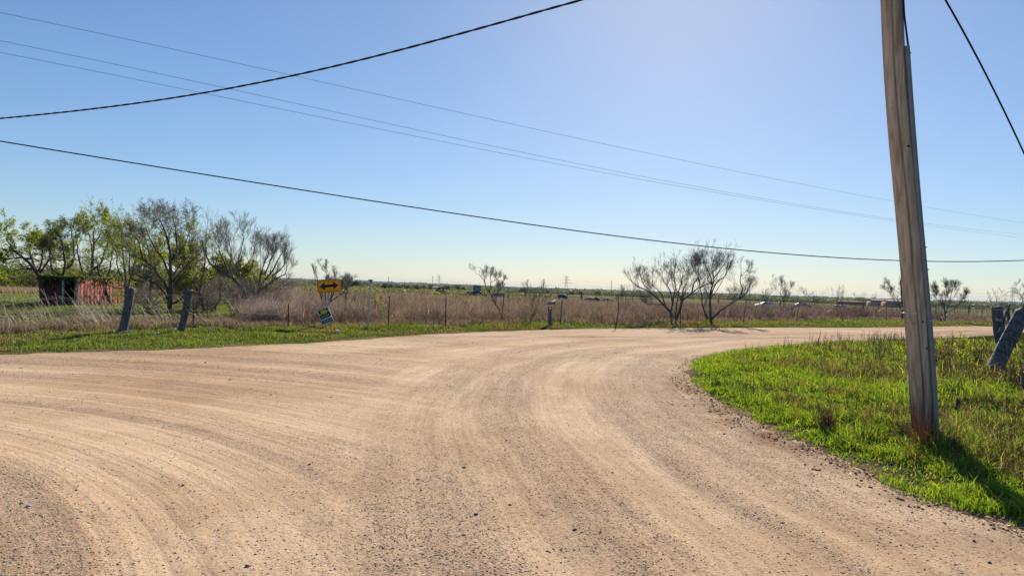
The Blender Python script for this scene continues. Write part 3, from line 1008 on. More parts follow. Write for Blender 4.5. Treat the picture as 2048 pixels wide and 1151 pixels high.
def make_tree(name, Y, limbs, r0, label, cat='tree', group=None, bark=(.085, .07, .058), levels=((7, .6, 50), (5, .58, 42), (4, .6, 40)), leaves=0,
              leafcol=None, leafsize=0.0400, depth_spread=.5, up=.22, minr=.0035, base_px=None, twig_col=None, wig=.17, tmin0=.3, leaf_low=0., fine=3, fine_len=.8, lscale=1.0):
    """limbs: polylines in photo pixels starting at the base; radii in metres at their base. They are set at depth Y and swing
    towards and away from the camera along their length."""
    bx, by = limbs[0][0][0], limbs[0][0][1]
    b0 = at(bx, by, Y)
    zb = gz(b0[0], Y)
    off = zb - b0[2]
    root = empty(name, (b0[0], Y, zb), label, cat, group)
    L0, R0 = [], []
    limbs = [[(bx + (p[0] - bx) * (1 - .06 * min(1, (by - p[1]) / 120)), by + (p[1] - by) * (1 - .18 * max(0, min(1, (by - p[1]) / 120)))) if not isinstance(p, float) else p for p in lm] for lm in limbs]
    for li, lm in enumerate(limbs):
        rl = r0 if len(lm) < 2 or not isinstance(lm[-1], float) else lm[-1]
        pts = [p for p in lm if not isinstance(p, float)]
        sw = rng.normal(0, depth_spread) * len(pts) * .35
        W = []
        for i, p in enumerate(pts):
            t = i / max(1, len(pts) - 1)
            yy = Y + sw * t * (0 if li == 0 and len(limbs) == 1 else 1)
            q = at(p[0], p[1], yy)
            q[2] += off * (1 - t) ** 2 - (.08 if i == 0 and abs(p[1] - by) < 12 else 0)
            W.append(q)
        Q = resample(W, 12)
        Q[1:] += rng.normal(0, .018, (11, 3)) * np.linspace(.3, 1.5, 11)[:, None]
        L0.append(Q); R0.append(rl * .86 * np.linspace(1, .16, 12) ** .95)
    P = np.array(L0); R = np.array(R0)
    mb = MB()
    colB = np.array(bark)
    tubes(mb, P, R, 8, mix_cols(len(P), [bark], None, .08))
    part(mb, 'trunk', M_bark, root, True)
    mbr = MB()
    tips = None
    bP, bR = P, R
    for li, (per, lf, ang) in enumerate(levels):
        Q, RR = sprout(bP, bR, per, lf, ang, n=(6 if li == 0 else 4 if li == 1 else 3), up=up, wig=wig, tmin=tmin0 if li == 0 else .15, rf=.42 if li < 1 else .5, tip=.25, lmin=(.5, .38, .26, .2)[li] * lscale)
        RR = np.maximum(RR, minr)
        c = mix_cols(len(Q), [np.array(bark) * 1.15 if twig_col is None or li == 0 else twig_col], None, .15)
        tubes(mbr, Q, RR, 5 if li == 0 else 3, c)
        bP, bR = Q, RR
        tips = Q
    Q, RR = sprout(tips, bR, fine, fine_len, 32, n=2, up=up, wig=wig, tmin=.1, rf=.6, tip=.2, lmin=.24 * lscale)
    slivers(mbr, Q[:, 0], Q[:, 1], np.maximum(RR[:, 0] * 2, minr * 1.7), mix_cols(len(Q), [np.array(bark) * 1.15 if twig_col is None else twig_col], None, .15))
    crown = part(mbr, 'crown', M_bark, root)
    if leaves:
        m = leaves
        i = rng.integers(0, len(tips), m)
        f = rng.random(m) * (tips.shape[1] - 1); i0 = np.minimum(f.astype(int), tips.shape[1] - 2); fr = (f - i0)[:, None]
        c = tips[i, i0] * (1 - fr) + tips[i, i0 + 1] * fr + rng.normal(0, .05, (m, 3))
        if leaf_low:
            keep = fbm(c[:, 0] * .9 + c[:, 2], c[:, 2] * .9, 3) > leaf_low
            c = c[keep]; m = len(c)
        s = rng.uniform(.5, 1.3, (m, 1)) * leafsize * .8
        u = norm(rng.normal(size=(m, 3))); v = norm(np.cross(u, rng.normal(size=(m, 3))))
        V = np.stack([c - u * s, c + v * s * .5, c + u * s, c - v * s * .5], 1).reshape(-1, 3)
        mbl = MB()
        mbl.add(V, np.arange(m * 4).reshape(m, 4), np.repeat(mix_cols(m, leafcol or [(.13, .19, .03), (.19, .24, .045), (.10, .15, .03)], None, .15), 4, axis=0))
        part(mbl, 'leaves', M_leaf, crown)
    return root


GL = [(.26, .32, .04), (.34, .38, .06), (.19, .24, .04)]
DKB = (.085, .073, .062)
# left group, from the left
make_tree('leafy_tree', 40, [[(86, 608), (82, 580), (75, 545), (50, 505), (25, 480), (5, 450), .17], [(75, 545), (66, 520), (58, 480), (62, 445), .09], [(78, 550), (95, 515), (110, 480), (100, 445), .08],
                             [(70, 540), (40, 530), (5, 540), .07], [(60, 510), (30, 500), (-10, 505), .06], [(76, 545), (85, 500), (80, 450), .07], [(95, 515), (120, 495), (135, 480), .05]], .17,
          'fresh green leafy tree at the left corner of the red shed', leaves=17550, leafcol=GL, leafsize=0.0600, bark=(.075, .062, .05), depth_spread=1.0)
make_tree('half_leafed_tree', 38, [[(120, 622), (122, 580), (126, 545), (130, 500), (120, 440), .12], [(124, 560), (105, 535), (98, 490), (100, 430), .07], [(126, 545), (145, 520), (150, 470), (140, 415), .07],
                                   [(128, 520), (110, 500), (95, 470), .05]], .12, 'slim half-leafed tree in front of the dark end of the red shed', leaves=5400, leafcol=[(.15, .17, .04), (.12, .13, .045)], leafsize=0.0480, bark=DKB,
          levels=((7, .6, 50), (6, .56, 42), (4, .6, 40)), depth_spread=.9)
make_tree('half_leafed_tree', 39, [[(178, 612), (182, 560), (185, 520), (188, 470), (190, 420), .18], [(182, 560), (165, 540), (155, 490), (150, 430), .09], [(184, 540), (205, 510), (215, 470), (225, 425), .09],
                                   [(186, 500), (180, 450), (170, 405), .06], [(188, 470), (205, 430), (205, 385), .045], [(183, 555), (150, 560), (120, 540), .05]], .18,
          'tallest half-leafed tree standing before the middle of the red shed', leaves=10125, leafcol=GL, leafsize=0.0520, bark=DKB, levels=((7, .6, 50), (6, .56, 42), (4, .6, 40)), depth_spread=1.0)
make_tree('leaning_tree', 38.5, [[(200, 610), (188, 575), (182, 555), (178, 530), .13]], .13, 'short dark leaning trunk crossing the red shed wall', bark=DKB, levels=((5, .6, 45), (4, .6, 40), (3, .6, 40)))
make_tree('leaning_tree', 38, [[(222, 612), (210, 580), (205, 560), (196, 530), (190, 500), .14], [(210, 580), (216, 550), (222, 510), (226, 450), .07], [(205, 565), (235, 575), (262, 570), .05]], .14,
          'dark tree leaning left at the right part of the red shed wall', leaves=3375, leafcol=GL, leafsize=0.0480, bark=DKB, levels=((7, .6, 50), (6, .56, 42), (4, .6, 40)))
make_tree('bare_tree', 37, [[(250, 615), (252, 570), (248, 520), (245, 460), (240, 405), .09], [(251, 590), (262, 550), (270, 500), (268, 430), .07], [(252, 570), (235, 530), (232, 480), (228, 430), .05]], .1,
          'slender grey tree rising behind the left leaning post', leaves=4725, leafcol=GL, leafsize=0.0480, bark=(.10, .09, .08), levels=((7, .5, 38), (6, .5, 40), (5, .5, 38)))
make_tree('bare_tree', 34, [[(262, 640), (275, 600), (295, 560), (305, 520), (300, 470), (280, 415), .13], [(285, 580), (262, 555), (258, 500), (262, 450), .07], [(290, 570), (310, 540), (318, 490), .07]], .13,
          'thick dark tree leaning right just behind the left leaning post', leaves=3375, leafcol=GL, leafsize=0.0480, bark=DKB, levels=((8, .6, 50), (6, .56, 42), (4, .6, 40)), depth_spread=1.1)
make_tree('bare_tree', 31.5, [[(338, 638), (340, 600), (342, 560), (340, 500), (335, 440), (315, 390), .13], [(340, 610), (330, 570), (310, 530), (285, 490), (270, 440), .08], [(341, 590), (355, 560), (375, 520), (385, 470), (380, 420), .08],
                              [(345, 620), (365, 600), (385, 560), (405, 520), .06], [(338, 630), (335, 600), (310, 560), (280, 540), .06], [(340, 560), (325, 500), (300, 450), (285, 400), .06], [(340, 520), (355, 470), (350, 410), (345, 385), .06],
                              [(340, 500), (330, 440), (305, 385), .03], [(342, 560), (365, 500), (372, 440), .05]], .13,
          'largest bare twiggy tree standing between the two leaning posts', bark=(.10, .085, .073), twig_col=(.19, .16, .135), levels=((7, .5, 42), (6, .55, 42), (4, .6, 40)), depth_spread=1.0, minr=.0045,
          leaves=2970, leafcol=[(.12, .13, .04)], leafsize=0.0400, fine=6)
make_tree('leaning_tree', 33, [[(410, 625), (400, 590), (385, 555), (378, 520), (360, 480), .12], [(398, 585), (405, 540), (410, 490), (395, 440), .07], [(400, 590), (380, 580), (360, 560), .05]], .12,
          'dark trunked tree leaning left behind the right leaning post', bark=DKB, twig_col=(.11, .09, .075), leaves=6750, leafcol=GL, leafsize=0.0480, levels=((8, .6, 50), (6, .56, 42), (4, .6, 40)), depth_spread=1.)
make_tree('bare_tree', 31, [[(495, 635), (492, 600), (478, 560), (455, 535), (425, 515), (405, 480), (395, 440), .10], [(488, 590), (482, 550), (472, 510), (468, 480), .08], [(455, 535), (445, 500), (430, 455), (425, 425), .05],
                            [(472, 520), (480, 480), (485, 440), (480, 410), .04], [(425, 515), (435, 470), (440, 430), .035], [(475, 530), (500, 500), (512, 460), (512, 450), .035], [(480, 560), (505, 510), (515, 465), .03],
                            [(455, 535), (460, 480), (450, 430), .035]], .10,
          'open bare tree with long limbs arching left behind the brush', bark=(.10, .085, .073), twig_col=(.21, .18, .165), levels=((8, .55, 38), (5, .5, 34), (3, .6, 30)), up=.5, depth_spread=.8, wig=.14, tmin0=.35)
make_tree('bare_tree', 30.5, [[(510, 650), (512, 620), (515, 590), (525, 555), (545, 525), (560, 490), (572, 465), .09], [(515, 592), (535, 570), (560, 540), (570, 530), (582, 500), .06], [(518, 580), (522, 530), (535, 490), (540, 460), .045],
                              [(530, 550), (540, 510), (552, 470), (556, 455), .045], [(545, 555), (570, 510), (578, 470), .04], [(520, 560), (528, 510), (536, 465), .035]], .09,
          'fan shaped bare tree at the right end of the tree group', bark=(.10, .085, .073), twig_col=(.22, .19, .175), levels=((9, .5, 34), (5, .5, 32), (3, .6, 28)), up=.5, depth_spread=.7, wig=.13, tmin0=.35)
# low arching brush beneath them
for (bx, lab, sx) in ((425, 'low tangled bare bush left of the arching tree', -1), (470, 'low tangled bare bush under the arching tree limbs', 1), (535, 'low bare bush at the foot of the fan shaped tree', 1), (385, 'low bare bush filling the gap behind the right leaning post', 1), (300, 'low bare bush between and behind the two leaning posts', 1)):
    limbs = []
    for k in range(13):
        e = bx + rng.uniform(-60, 55); hh = rng.uniform(535, 615)
        limbs.append([(bx + rng.uniform(-6, 6), 652), ((bx * .6 + e * .4), (652 + hh) / 2 - 12), (e, hh), .03])
    make_tree('bare_bush', 30 if bx > 430 else 33, limbs, .03, lab, 'bush', bark=(.15, .125, .11), twig_col=(.27, .22, .19), levels=((5, .42, 35), (4, .5, 40), (3, .5, 40)), up=.1, depth_spread=.8, minr=.004)
# green shrubs glimpsed behind the bare trees
for (px0, py0, py1, lab) in ((370, 450, 600, 'green leafed tree glimpsed behind the largest bare tree'), (300, 450, 600, 'green leafed tree behind the shed end and bare trees'), (505, 520, 600, 'rounded yellow green tree behind the fan shaped bare tree'), (440, 500, 600, 'yellow green tree seen through the arching bare limbs')):
    Yt = 47
    limbs = [[(px0, py1), (px0 + rng.uniform(-5, 5), (py0 + py1) / 2), (px0 + rng.uniform(-10, 10), py0 + 15), .11]]
    for k in range(6):
        limbs.append([(px0, py1 - 20), (px0 + rng.uniform(-22, 22), (py0 + py1) / 2), (px0 + rng.uniform(-42, 42), py0 + rng.uniform(15, 60)), .05])
    make_tree('leafy_tree', Yt, limbs, .11, lab, leaves=9450, leafcol=[(.26, .30, .04), (.34, .37, .06), (.18, .23, .04)], leafsize=0.0680, depth_spread=1.2, levels=((6, .5, 42), (5, .5, 40), (4, .5, 38)))

# behind the sign
make_tree('bare_tree', 29.5, [[(653, 642), (645, 615), (642, 590), (635, 555), (628, 525), .055], [(652, 640), (655, 610), (672, 592), (690, 575), (700, 550), .05], [(648, 620), (652, 580), (655, 545), (652, 515), .04],
                              [(655, 612), (668, 580), (672, 545), (668, 520), .04], [(653, 620), (663, 590), (660, 550), (645, 512), .03]], .055,
          'thin bare tree with curved stems right behind the arrow sign', lscale=.6, fine=3, bark=(.11, .09, .08), twig_col=(.18, .155, .14), levels=((8, .36, 28), (5, .42, 30), (3, .45, 30)), up=.5, depth_spread=.35, minr=.0035)
make_tree('bare_tree', 31, [[(675, 643), (688, 625), (693, 600), (694, 570), (702, 550), .03], [(693, 600), (688, 570), (684, 552), .02], [(694, 575), (698, 555), (690, 545), .018]], .03,
          'small mossy twisted tree between arrow sign and pipe post', lscale=.6, fine=3, bark=(.09, .085, .06), twig_col=(.14, .13, .09), levels=((9, .3, 45), (6, .4, 40), (3, .45, 40)), up=.3, depth_spread=.2)
for (px0, Yp, ph, ph2, lab) in ((748, 30, 585, 575, 'young yellow leafed sapling just right of the pipe post'), (430, 36, 600, 590, 'small green shrub deep behind the right leaning post')):
    make_tree('sapling', Yp, [[(px0, 645), (px0 + 3, 615), (px0 + 1, ph), .02], [(px0, 645), (px0 + 12, 615), (px0 + 16, ph2 + 20), .015]], .02, lab, 'sapling', lscale=.35, leaves=420, leafcol=[(.28, .27, .04), (.2, .22, .04)],
              leafsize=0.0400, levels=((8, .35, 35), (4, .4, 35)), bark=(.12, .10, .08))
# leaning single tree
make_tree('bare_tree', 33.5, [[(1008, 640), (1000, 620), (990, 603), (980, 580), (970, 562), (963, 540), (948, 525), .045], [(978, 575), (981, 555), (980, 535), (986, 520), .03], [(990, 600), (996, 575), (1004, 555), (1008, 538), .022],
                              [(970, 560), (968, 540), (972, 520), .02], [(980, 550), (996, 540), (1001, 535), .015], [(990, 582), (1000, 570), (1012, 566), .012]], .045,
          'lone bare sapling-thin tree leaning left behind the fence', lscale=.6, fine=3, bark=(.10, .085, .075), twig_col=(.17, .15, .14), levels=((7, .3, 28), (4, .42, 30), (3, .4, 30)), up=.45, depth_spread=.25, minr=.0035)
# small twiggy scrub trees in the field
for (px0, b0, t0, Ys, lab) in ((1066, 632, 560, 34, 'small dark stemmed bush between the leaning tree and reflector post'), (1405, 600, 560, 50, 'faint far shrub behind the middle of the paired bare trees'),
                               (1530, 612, 572, 55, 'small forked bush leaning right beyond the fence near the white car'), (1625, 615, 577, 57, 'first wispy scrub shrub right of the small upright tree'),
                               (1672, 618, 570, 57, 'tall wispy shrub stem beyond the fence left of the utility pole'), (1722, 620, 588, 57, 'low wispy shrub closest left of the tree behind the pole'),
                               (1250, 630, 568, 48, 'faint spreading shrub left of the paired bare trees')):
    limbs = [[(px0, b0), (px0 + rng.uniform(-6, 6), (b0 + t0) / 2), (px0 + rng.uniform(-14, 14), t0 + 4), .025]]
    for k in range(3):
        limbs.append([(px0, b0 - 4), (px0 + rng.uniform(-14, 14), (b0 + t0) / 2), (px0 + rng.uniform(-26, 26), t0 + rng.uniform(0, 14)), .02])
    make_tree('scrub_bush', Ys, limbs, .025, lab, 'bush', lscale=.7, fine=3, bark=(.12, .10, .09), twig_col=(.17, .145, .13), levels=((6, .4, 35), (4, .45, 35)), up=.4, depth_spread=.3, minr=.004)
# the two spreading trees in the middle right
make_tree('spreading_bare_tree', 38.3, [[(1346, 648), (1343, 630), (1330, 612), (1312, 590), (1290, 572), (1272, 562), (1258, 545), .10], [(1352, 642), (1360, 620), (1366, 598), (1385, 580), (1402, 563), (1428, 552), .09],
                                      [(1343, 625), (1347, 590), (1352, 560), (1348, 535), (1342, 520), .06], [(1330, 612), (1322, 585), (1305, 560), (1300, 535), .05], [(1345, 610), (1340, 575), (1325, 545), (1322, 520), .05],
                                      [(1364, 600), (1368, 570), (1378, 540), (1375, 515), .05], [(1385, 580), (1390, 555), (1400, 530), (1395, 500), .05], [(1300, 580), (1285, 555), (1275, 530), .035], [(1327, 612), (1305, 606), (1285, 604), .03],
                                      [(1350, 640), (1355, 600), (1362, 560), (1368, 530), .05], [(1402, 563), (1400, 530), (1398, 500), (1404, 490), .04]], .10,
          'wide spreading bare tree, left of the big pair by the road', bark=(.09, .078, .073), twig_col=(.18, .16, .155), levels=((9, .55, 40), (5, .55, 36), (3, .6, 32)), up=.42, depth_spread=.8, minr=.0038)
make_tree('spreading_bare_tree', 39.5, [[(1422, 647), (1421, 628), (1420, 600), (1422, 570), (1428, 540), (1424, 510), (1430, 492), .10], [(1424, 636), (1440, 622), (1462, 605), (1485, 592), (1492, 588), .08],
                                        [(1480, 595), (1488, 570), (1482, 545), (1490, 525), (1504, 518), .045], [(1486, 592), (1498, 572), (1508, 545), .035], [(1415, 636), (1405, 610), (1402, 585), (1398, 560), (1400, 530), .06],
                                        [(1421, 590), (1432, 555), (1452, 530), (1460, 505), .05], [(1425, 560), (1420, 530), (1410, 505), (1395, 490), .05], [(1400, 570), (1395, 540), (1388, 515), (1390, 500), .04],
                                        [(1426, 545), (1440, 520), (1450, 500), (1445, 492), .04], [(1463, 604), (1470, 590), (1473, 583), .035], [(1424, 560), (1414, 540), (1432, 515), (1438, 495), .035]], .10,
          'tall bare tree with a low right limb, right of the big pair', bark=(.09, .078, .073), twig_col=(.18, .16, .155), levels=((9, .52, 40), (5, .55, 36), (3, .6, 32)), up=.42, depth_spread=.8, minr=.0038)
make_tree('bare_tree', 58, [[(1566, 626), (1568, 600), (1562, 585), (1550, 570), (1542, 556), .04], [(1566, 600), (1572, 580), (1584, 570), .025], [(1562, 585), (1562, 565), (1566, 550), .028], [(1570, 615), (1571, 590), (1571, 568), .02]], .04,
          'small upright bare tree standing alone right of the big pair', bark=(.09, .075, .07), twig_col=(.15, .135, .13), levels=((8, .36, 30), (5, .42, 30), (3, .45, 30)), up=.45, depth_spread=.3)
make_tree('bare_tree', 58, [[(1806, 628), (1800, 605), (1788, 585), (1775, 560), .05], [(1806, 620), (1808, 590), (1800, 560), .05], [(1805, 610), (1815, 580), (1812, 550), .04], [(1798, 600), (1780, 580), (1768, 575), .03]], .05,
          'bare tree half hidden behind the left side of the utility pole', bark=(.09, .075, .07), twig_col=(.15, .135, .13), levels=((9, .38, 30), (6, .44, 30), (3, .45, 30)), up=.4, depth_spread=.5)
make_tree('bare_tree', 60, [[(1890, 640), (1890, 620), (1886, 600), (1878, 580), (1868, 565), .06], [(1890, 622), (1900, 600), (1905, 575), (1912, 555), .05], [(1892, 620), (1912, 612), (1925, 598), (1936, 580), .045],
                            [(1888, 605), (1893, 580), (1890, 555), .04], [(1886, 600), (1870, 590), (1866, 575), .03]], .06,
          'round bare tree standing just right of the utility pole', bark=(.07, .06, .055), twig_col=(.13, .115, .11), levels=((10, .38, 32), (7, .44, 32), (4, .45, 32)), up=.4, depth_spread=.6, minr=.0045)
make_tree('fallen_limbs', 59, [[(1885, 642), (1878, 628), (1862, 618), .05], [(1888, 642), (1875, 634), (1858, 630), .05], [(1880, 642), (1868, 622), (1860, 612), .04], [(1890, 640), (1882, 625), (1872, 612), .04]], .05,
          'pale fallen limbs heaped at the foot of the round bare tree', 'branches', bark=(.19, .155, .13), levels=((5, .35, 35), (3, .4, 35)), depth_spread=.3, up=0)
make_tree('bare_tree', 60, [[(2060, 625), (2052, 600), (2040, 585), (2030, 572), .04], [(2056, 612), (2045, 590), (2050, 570), .04], [(2060, 620), (2068, 590), (2066, 560), .04]], .04,
          'bare tree cut by the right edge of the view', bark=(.09, .075, .07), twig_col=(.15, .135, .13), levels=((8, .4, 30), (6, .44, 30), (3, .45, 30)), up=.4, depth_spread=.5)
make_tree('scrub_bush', 58, [[(1995, 622), (1994, 600), (1990, 580), .02], [(1995, 620), (2003, 600), (2002, 585), .02], [(1995, 618), (1982, 600), (1978, 592), .015]], .02,
          'thin shrub rising behind the tall corner post', 'bush', bark=(.1, .085, .08), twig_col=(.15, .135, .13), levels=((7, .35, 30), (5, .4, 30)), up=.4, depth_spread=.3)

# ------------------------------------------------------------------ far woodland and hedges
def leaf_cloud(mb, C, rad, hgt, per, pal, size, wts=None):
    n = len(C)
    B = np.repeat(C, per, axis=0); m = len(B)
    R_ = np.repeat(rad, per)[:, None]; H_ = np.repeat(hgt, per)
    d = norm(rng.normal(size=(m, 3))) * rng.random((m, 1)) ** .33
    c = B + d * np.column_stack([R_[:, 0], R_[:, 0], H_ * .5]) + np.column_stack([np.zeros(m), np.zeros(m), H_ * .5])
    s = np.repeat(np.asarray(size), per)[:, None] * rng.uniform(.5, 1.4, (m, 1))
    u = norm(rng.normal(size=(m, 3))); v = norm(np.cross(u, rng.normal(size=(m, 3))))
    V = np.stack([c - u * s, c + u * s, c + v * s * 1.2], 1).reshape(-1, 3)
    tc = mix_cols(n, pal, wts, .15)
    mb.add(V, np.arange(m * 3).reshape(m, 3), np.repeat(np.repeat(tc, per, axis=0) * (1 + rng.normal(0, .15, (m, 1))), 3, axis=0).clip(.01, .8))


WP = [(.055, .07, .035), (.085, .10, .045), (.035, .05, .03), (.11, .12, .05), (.095, .085, .065)]
mb = MB()
n = 1500
a = rng.uniform(-42, 42, n) * D2R; r = rng.uniform(820, 1250, n)
P = np.column_stack([r * np.sin(a), r * np.cos(a)])
hg = rng.uniform(4, 8, n) * (.6 + .8 * fbm(a * 20, r * 0, 3)) * (r / 1000)
k = rng.random(n) < .3 + .9 * fbm(a * 12 + 5, r * 0 + 2, 2)
leaf_cloud(mb, np.column_stack([P, ground_z(P)])[k], rng.uniform(4, 10, n)[k], hg[k], 60, WP, np.full(k.sum(), .9))
mb.build('far_woodland', M_leaf, kind='stuff', label='dark line of far woodland along the horizon')
mb = MB()
n = 1500
a = rng.uniform(-42, 42, n) * D2R; r = rng.uniform(1800, 5600, n)
P = np.column_stack([r * np.sin(a), r * np.cos(a)])
leaf_cloud(mb, np.column_stack([P, ground_z(P)]), rng.uniform(25, 80, n), rng.uniform(6, 12, n), 40, WP, np.full(n, 6.))
mb.build('distant_forest', M_leaf, kind='stuff', label='hazy blue forest on the farthest rise')
# middle distance scrub left of centre
mb = MB()
n = 900
a = rng.uniform(-17, 6, n) * D2R; r = rng.uniform(130, 420, n)
P = np.column_stack([r * np.sin(a), r * np.cos(a)])
k = rng.random(n) < smooth(6, -3, np.degrees(a))
leaf_cloud(mb, np.column_stack([P, ground_z(P)])[k], rng.uniform(1, 3, n)[k], rng.uniform(.8, 2.0, n)[k], 60, [(.09, .11, .065), (.13, .13, .085), (.14, .115, .09), (.16, .175, .07)], np.full(k.sum(), .2))
mb.build('field_scrub', M_leaf, kind='stuff', label='patchy green scrub in the middle distance left of the tractor')
# dark evergreen trees standing apart in the middle distance
jn = [(706, 330), (718, 320), (769, 300), (780, 420), (795, 400), (815, 430), (838, 380), (846, 400), (862, 420), (879, 390), (893, 410), (914, 430), (929, 440), (1045, 520), (1098, 560), (1143, 600), (1196, 560), (1245, 620), (1283, 600), (1160, 590)]
for i, (px, Yt) in enumerate(jn):
    q = at(px, 580, Yt); z = gz(q[0], Yt)
    hh = rng.uniform(3.2, 5.5)
    root = empty('cedar_tree', (q[0], Yt, z), 'far dark rounded evergreen tree standing apart in the middle distance', 'tree', 'dark evergreens scattered in the middle distance')
    m1 = MB(); m1.tube([(q[0], Yt, z), (q[0] + .1, Yt, z + hh * .6)], [.16, .06], 6, col=(.08, .06, .05)); part(m1, 'trunk', M_bark, root)
    m2 = MB(); k3 = 5
    cc = np.column_stack([q[0] + rng.normal(0, hh * .2, k3), Yt + rng.normal(0, hh * .2, k3), z + rng.uniform(0, hh * .35, k3)])
    leaf_cloud(m2, cc, np.full(k3, hh * .28), np.full(k3, hh * .65), 90, [(.028, .042, .022), (.045, .06, .03)], np.full(k3, .3)); part(m2, 'crown', M_leaf, root)
# hedge of green trees behind the left meadow
mb = MB()
n = 260
a = rng.uniform(-43, -19, n) * D2R; r = rng.uniform(118, 140, n)
P = np.column_stack([r * np.sin(a), r * np.cos(a)])
leaf_cloud(mb, np.column_stack([P, ground_z(P)]), rng.uniform(1.2, 2.4, n), rng.uniform(2.6, 4.2, n), 190, [(.09, .12, .03), (.13, .16, .04), (.07, .09, .035), (.12, .10, .07)], np.full(n, .16))
for i in range(170):
    q = P[i % n] + rng.normal(0, 2, 2); z = gz(*q)
    mb.tube([(q[0], q[1], z), (q[0] + rng.normal(0, .4), q[1], z + rng.uniform(1.5, 3.4))], [.06, .03], 4, False, (.10, .085, .07))
mb.build('tree_hedge', M_leaf, kind='stuff', label='green brushy hedgerow behind the pale meadow on the left')
# straw strip in the left field
mb = MB()
P = sample_region(45000, 66, 118, -42, -20, lambda P: P[:, 0] < 0)
P3 = np.column_stack([P, ground_z(P)]); slivers(mb, P3, P3 + np.column_stack([rng.normal(0, .08, (len(P), 2)), rng.uniform(.2, .55, len(P))]), np.full(len(P), .06), mix_cols(len(P), [(.36, .27, .19), (.31, .22, .16), (.24, .24, .09)]))
mb.build('straw_grass', M_brush, kind='stuff', label='pale straw coloured grass in the left field before the hedge')

# ------------------------------------------------------------------ utility pole
YP = 8.1


def pole_mat():
    m = wood_material('pole wood', (.24, .18, .13), (.46, .37, .28), (.60, .50, .395), .35, .8)
    n = m.node_tree.nodes; l = m.node_tree.links; b = n['Principled BSDF']
    src = b.inputs['Base Color'].links[0].from_socket
    tc = n.new('ShaderNodeTexCoord'); sx = n.new('ShaderNodeSeparateXYZ'); l.new(tc.outputs['Object'], sx.inputs[0])
    no = n.new('ShaderNodeTexNoise'); no.inputs['Scale'].default_value = 1; no.inputs['Detail'].default_value = 4
    mp = n.new('ShaderNodeMapping'); mp.inputs['Scale'].default_value = (14, 14, 1.2); l.new(tc.outputs['Object'], mp.inputs[0]); l.new(mp.outputs[0], no.inputs['Vector'])
    ad = n.new('ShaderNodeMath'); ad.operation = 'MULTIPLY_ADD'; l.new(no.outputs[0], ad.inputs[0]); ad.inputs[1].default_value = -1.3; l.new(sx.outputs[2], ad.inputs[2])
    mr = n.new('ShaderNodeMapRange'); mr.inputs[1].default_value = -.62; mr.inputs[2].default_value = .12; mr.inputs[3].default_value = 1; mr.inputs[4].default_value = 0
    l.new(ad.outputs[0], mr.inputs[0])
    mx = n.new('ShaderNodeMix'); mx.data_type = 'RGBA'; l.new(mr.outputs[0], mx.inputs[0]); l.new(src, mx.inputs[6]); mx.inputs[7].default_value = (.028, .02, .015, 1)
    l.new(mx.outputs[2], b.inputs['Base Color'])
    return m


M_pole = pole_mat()
pb = at(1847, 893, YP); ztop_px = at(1784, 0, YP - .25)
axis = ztop_px - pb
pz = gz(pb[0], YP)
axis = axis / axis[2]
H = 9.0
root = empty('utility_pole', (pb[0], YP, pz), 'leaning weathered wooden utility pole rising from the grass corner', 'utility pole')


def pole_c(z):
    c = pb + axis * (z - pb[2])
    return c + np.array([.022 * math.sin(z * 1.1), .01 * math.sin(z * .7), 0])


def pole_r(z):
    return np.interp(z, [0, 1.2, 5.5, 9], [.121, .117, .112, .106])


mb = MB()
na, nz = 96, 170
# angles measured from the direction that faces the camera
face = math.atan2(-YP, -pb[0])
ang = np.linspace(0, 2 * np.pi, na, endpoint=False)
zz = np.linspace(-.15, H, nz)
V = []
for z in zz:
    c = pole_c(pz + z)
    r_ = pole_r(z)
    a_ = ang + face
    crack = -.02 + .10 * math.sin(z * .9 + .5) + .05 * math.sin(z * 2.7) + .16
    dd = (ang - crack + np.pi) % (2 * np.pi) - np.pi
    dd2 = (ang - crack - .42 + .12 * math.sin(z * 2.) + np.pi) % (2 * np.pi) - np.pi
    g = .040 * np.exp(-(dd / .075) ** 2)
    g = g + .022 * np.exp(-(dd2 / .05) ** 2) * (1 if .1 < z < 1.9 else 0) * (.5 + .5 * math.sin(z * 5))
    flute = .0035 * np.sin(ang * 5 + z * .8) + .0022 * np.sin(ang * 11 - z * 1.7) + .006 * vnoise(ang * 4, np.full(na, z * .8)) 
    rr = r_ + flute - g - .002
    V.append(np.column_stack([c[0] + rr * np.cos(a_), c[1] + rr * np.sin(a_), np.full(na, pz + z)]))
V = np.vstack(V)
i = np.arange(nz - 1)[:, None] * na; j = np.arange(na)[None]
F = np.stack([i + j, i + (j + 1) % na, i + na + (j + 1) % na, i + na + j], -1).reshape(-1, 4)
mb.add(V, F)
shaft = part(mb, 'shaft', M_pole, root, True)
# conduit on the right hand side
M_cond = simple('grey conduit', (.19, .21, .23), .55, .1, .12, 9)
side = np.array([math.cos(face + math.pi / 2 * .80), math.sin(face + math.pi / 2 * .80), 0])
cpts = []
ztop_c = at(1817, 113, YP)[2] - pz
for z in np.linspace(-.05, ztop_c, 30):
    cpts.append(pole_c(pz + z) + side * (pole_r(z) + .026 + .004 * math.sin(z * 2)))
cpts = np.array(cpts)
mb = MB(); mb.tube(cpts, .028, 14)
cond = part(mb, 'conduit', M_cond, root, True)
for py in (128, 497, 540, 640, 760):
    zc = at(1850, py, YP)[2] - pz
    c0 = pole_c(pz + zc)
    pts = []
    for k in range(15):
        a_ = face + math.pi / 2 * .80
        cc = c0 + side * (pole_r(zc) + .026)
        t = a_ - math.pi * .62 + k / 14 * math.pi * 1.24
        pts.append(cc + .034 * np.array([math.cos(t), math.sin(t), 0]))
    mb = MB(); mb.tube(pts, .006, 6); part(mb, 'strap', M_steel, root)
